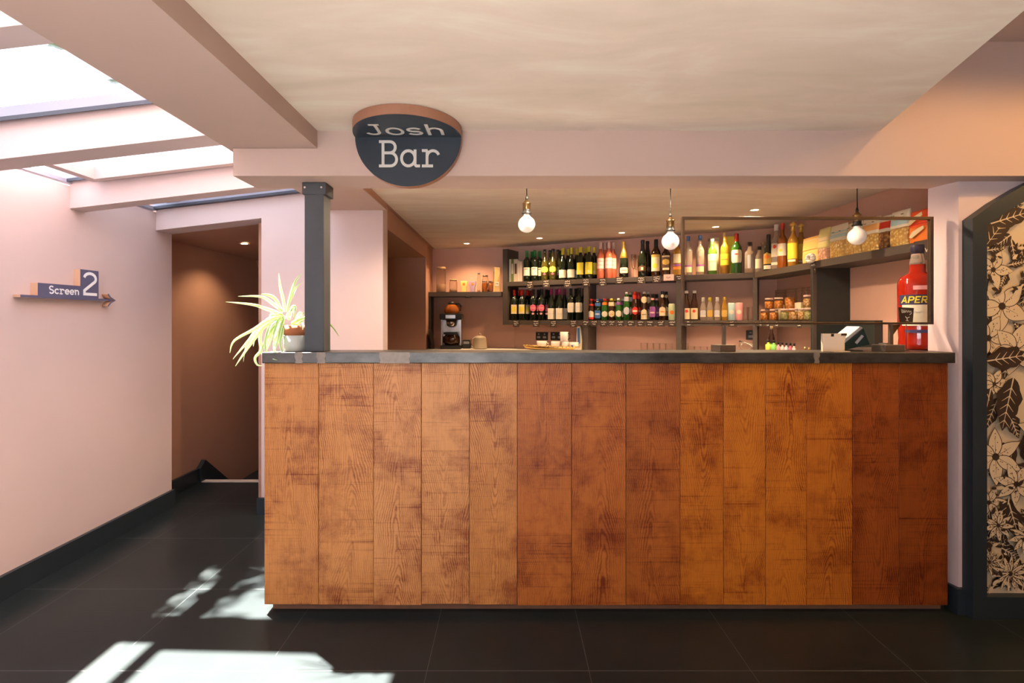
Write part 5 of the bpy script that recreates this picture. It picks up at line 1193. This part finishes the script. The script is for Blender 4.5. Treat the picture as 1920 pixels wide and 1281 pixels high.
for uv, dy, wpx in PX0:
    ctl = []; n_ = len(uv)
    for i, (u, v_) in enumerate(uv):
        y = 2.44+dy*(i/(n_-1))**.8*1.0; ctl.append(Vector(P(400+u/5.338, 480+v_/5.338, y))-base)
    pts = [Vector(q_) for q_ in bez([tuple(c_) for c_ in ctl])]; m_ = len(pts); hw = wpx*.00110*.5+.0012
    sd = rl.uniform(-.3, .3); b0 = len(lf.v)
    for i, p_ in enumerate(pts):
        s_ = i/(m_-1); tn = (pts[min(i+1, m_-1)]-pts[max(i-1, 0)]).normalized(); side = tn.cross(Vector((sd, -1, .15))).normalized(); nn = side.cross(tn).normalized()
        w_ = hw*(min(1, .55+s_*2.2) if s_ < .3 else 1)*max(.03, (1-s_**3.2))
        for q_, off in ((-1, .25), (-.45, 0.03), (.45, .03), (1, .25)): lf.v.append(tuple(p_+side*w_*q_+nn*w_*off))
    for i in range(m_-1):
        for k in range(3): lf.face([b0+i*4+k, b0+i*4+k+1, b0+(i+1)*4+k+1, b0+(i+1)*4+k], 1 if k == 1 else 0, True)
o = lf.build('foliage', [LEAFW, LEAFG], t)
for mt_ in (LEAFW, LEAFG):
    nt = mt_.node_tree; b_ = nt.nodes['Principled BSDF']; out = [n_ for n_ in nt.nodes if n_.type == 'OUTPUT_MATERIAL'][0]
    tr = N(nt, 'ShaderNodeBsdfTranslucent'); mx = N(nt, 'ShaderNodeMixShader'); mx.inputs[0].default_value = .22
    tr.inputs[0].default_value = (.7, .85, .35, 1) if mt_ is LEAFW else (.4, .65, .12, 1)
    L(nt, b_.outputs[0], mx.inputs[1]); L(nt, tr.outputs[0], mx.inputs[2]); L(nt, mx.outputs[0], out.inputs[0])

# ------------------------------------------------------------------ tree outside, above the glazed roof
SX, SY = .38, -.33                                     # sunlight travels +x, -y as it falls
tr = thing('garden_tree', 'leafy garden tree outside above the glazed roof, faint through the skylight', 'tree', (-5.2, 4.2, -1.0))
m = MB(); br = [((0, 0, 0), (.1, .2, 3.0), (.3, .3, 4.6), (1.5, .3, 6.4))]
for b_ in br: m.tube(bez(list(b_), 12), [.06*(1-.8*i/13)*(1 if b_[0] == (0, 0, 0) else .4) for i in range(len(bez(list(b_), 12)))], 8)
m.build('trunk', TREEB, tr)
m = MB(); rl = random.Random(11)
def leafq(x, y, z, s):
    a, e_ = rl.uniform(0, 6.28), rl.uniform(-.6, .6); u = Vector((math.cos(a), math.sin(a), e_)).normalized(); v_ = u.cross(Vector((rl.uniform(-.5, .5), rl.uniform(-.5, .5), 1))).normalized()
    b0 = len(m.v); c_ = Vector((x, y, z))
    for q_, w_ in ((0, 0), (.3, .22), (.65, .2), (1, 0), (.65, -.2), (.3, -.22)): m.v.append(tuple(c_+u*s*q_+v_*s*w_))
    m.face([b0+k for k in range(6)], 0)
# canopy shading the last bay
for k in range(2600):
    fx, fy = rl.uniform(-2.0, -.2), rl.uniform(2.30, 3.6)          # where this leaf's shade falls on the floor
    keep = True
    d_ = (fx+1.12)/.17, (fy-2.40)/.12
    if d_[0]**2+d_[1]**2 < 1: keep = False
    if -1.6 < fx < -1.0 and fy < 2.6 and rl.random() < .72: keep = False
    if not keep: continue
    h_ = rl.uniform(3.2, 4.6); leafq(fx-SX*h_+5.2, fy-SY*h_-4.2, h_+1.0, rl.uniform(.07, .13))
o = m.build('leaves', TREEL, tr)

# ------------------------------------------------------------------ light
w = bpy.data.worlds.new('sky'); scene.world = w; w.use_nodes = True; nt = w.node_tree
bg = nt.nodes['Background']; tc = N(nt, 'ShaderNodeTexCoord'); sp = N(nt, 'ShaderNodeSeparateXYZ'); L(nt, tc.outputs['Generated'], sp.inputs[0])
cr = N(nt, 'ShaderNodeValToRGB'); e = cr.color_ramp.elements
e[0].position = .42; e[0].color = (.16, .15, .13, 1); e[1].position = .52; e[1].color = (.76, .86, 1.0, 1)
mr = N(nt, 'ShaderNodeMapRange'); mr.inputs['From Min'].default_value = -1; L(nt, sp.outputs[2], mr.inputs[0]); L(nt, mr.outputs[0], cr.inputs[0]); L(nt, cr.outputs[0], bg.inputs[0])
bg.inputs[1].default_value = 5.1
sd = bpy.data.lights.new('sun', 'SUN'); so = bpy.data.objects.new('sun', sd); COL.objects.link(so)
sd.energy = 170; sd.angle = math.radians(.9); sd.color = (1, .89, .79)
so.rotation_euler = Vector((SX, SY, -1)).to_track_quat('-Z', 'Y').to_euler(); so.location = (-4, 5, 8)
def portal(loc_, rot, sx, sy):
    d = bpy.data.lights.new('sky_portal', 'AREA'); d.shape = 'RECTANGLE'; d.size = sx; d.size_y = sy; d.cycles.is_portal = True
    o = bpy.data.objects.new('sky_portal', d); COL.objects.link(o); o.location = loc_; o.rotation_euler = rot
portal((-1.79, .5, 2.26), (0, math.atan(-.116), 0), 1.2, 6.2)
portal((-.9, BACK-.2, .8), (PI/2, 0, 0), 2.6, 1.5)

vs = scene.view_settings
scene.cycles.transparent_max_bounces = 40
scene.display_settings.display_device = 'sRGB'; vs.view_transform = 'Standard'; vs.look = 'None'; vs.gamma = 1; vs.use_curve_mapping = False; vs.exposure = 0.0
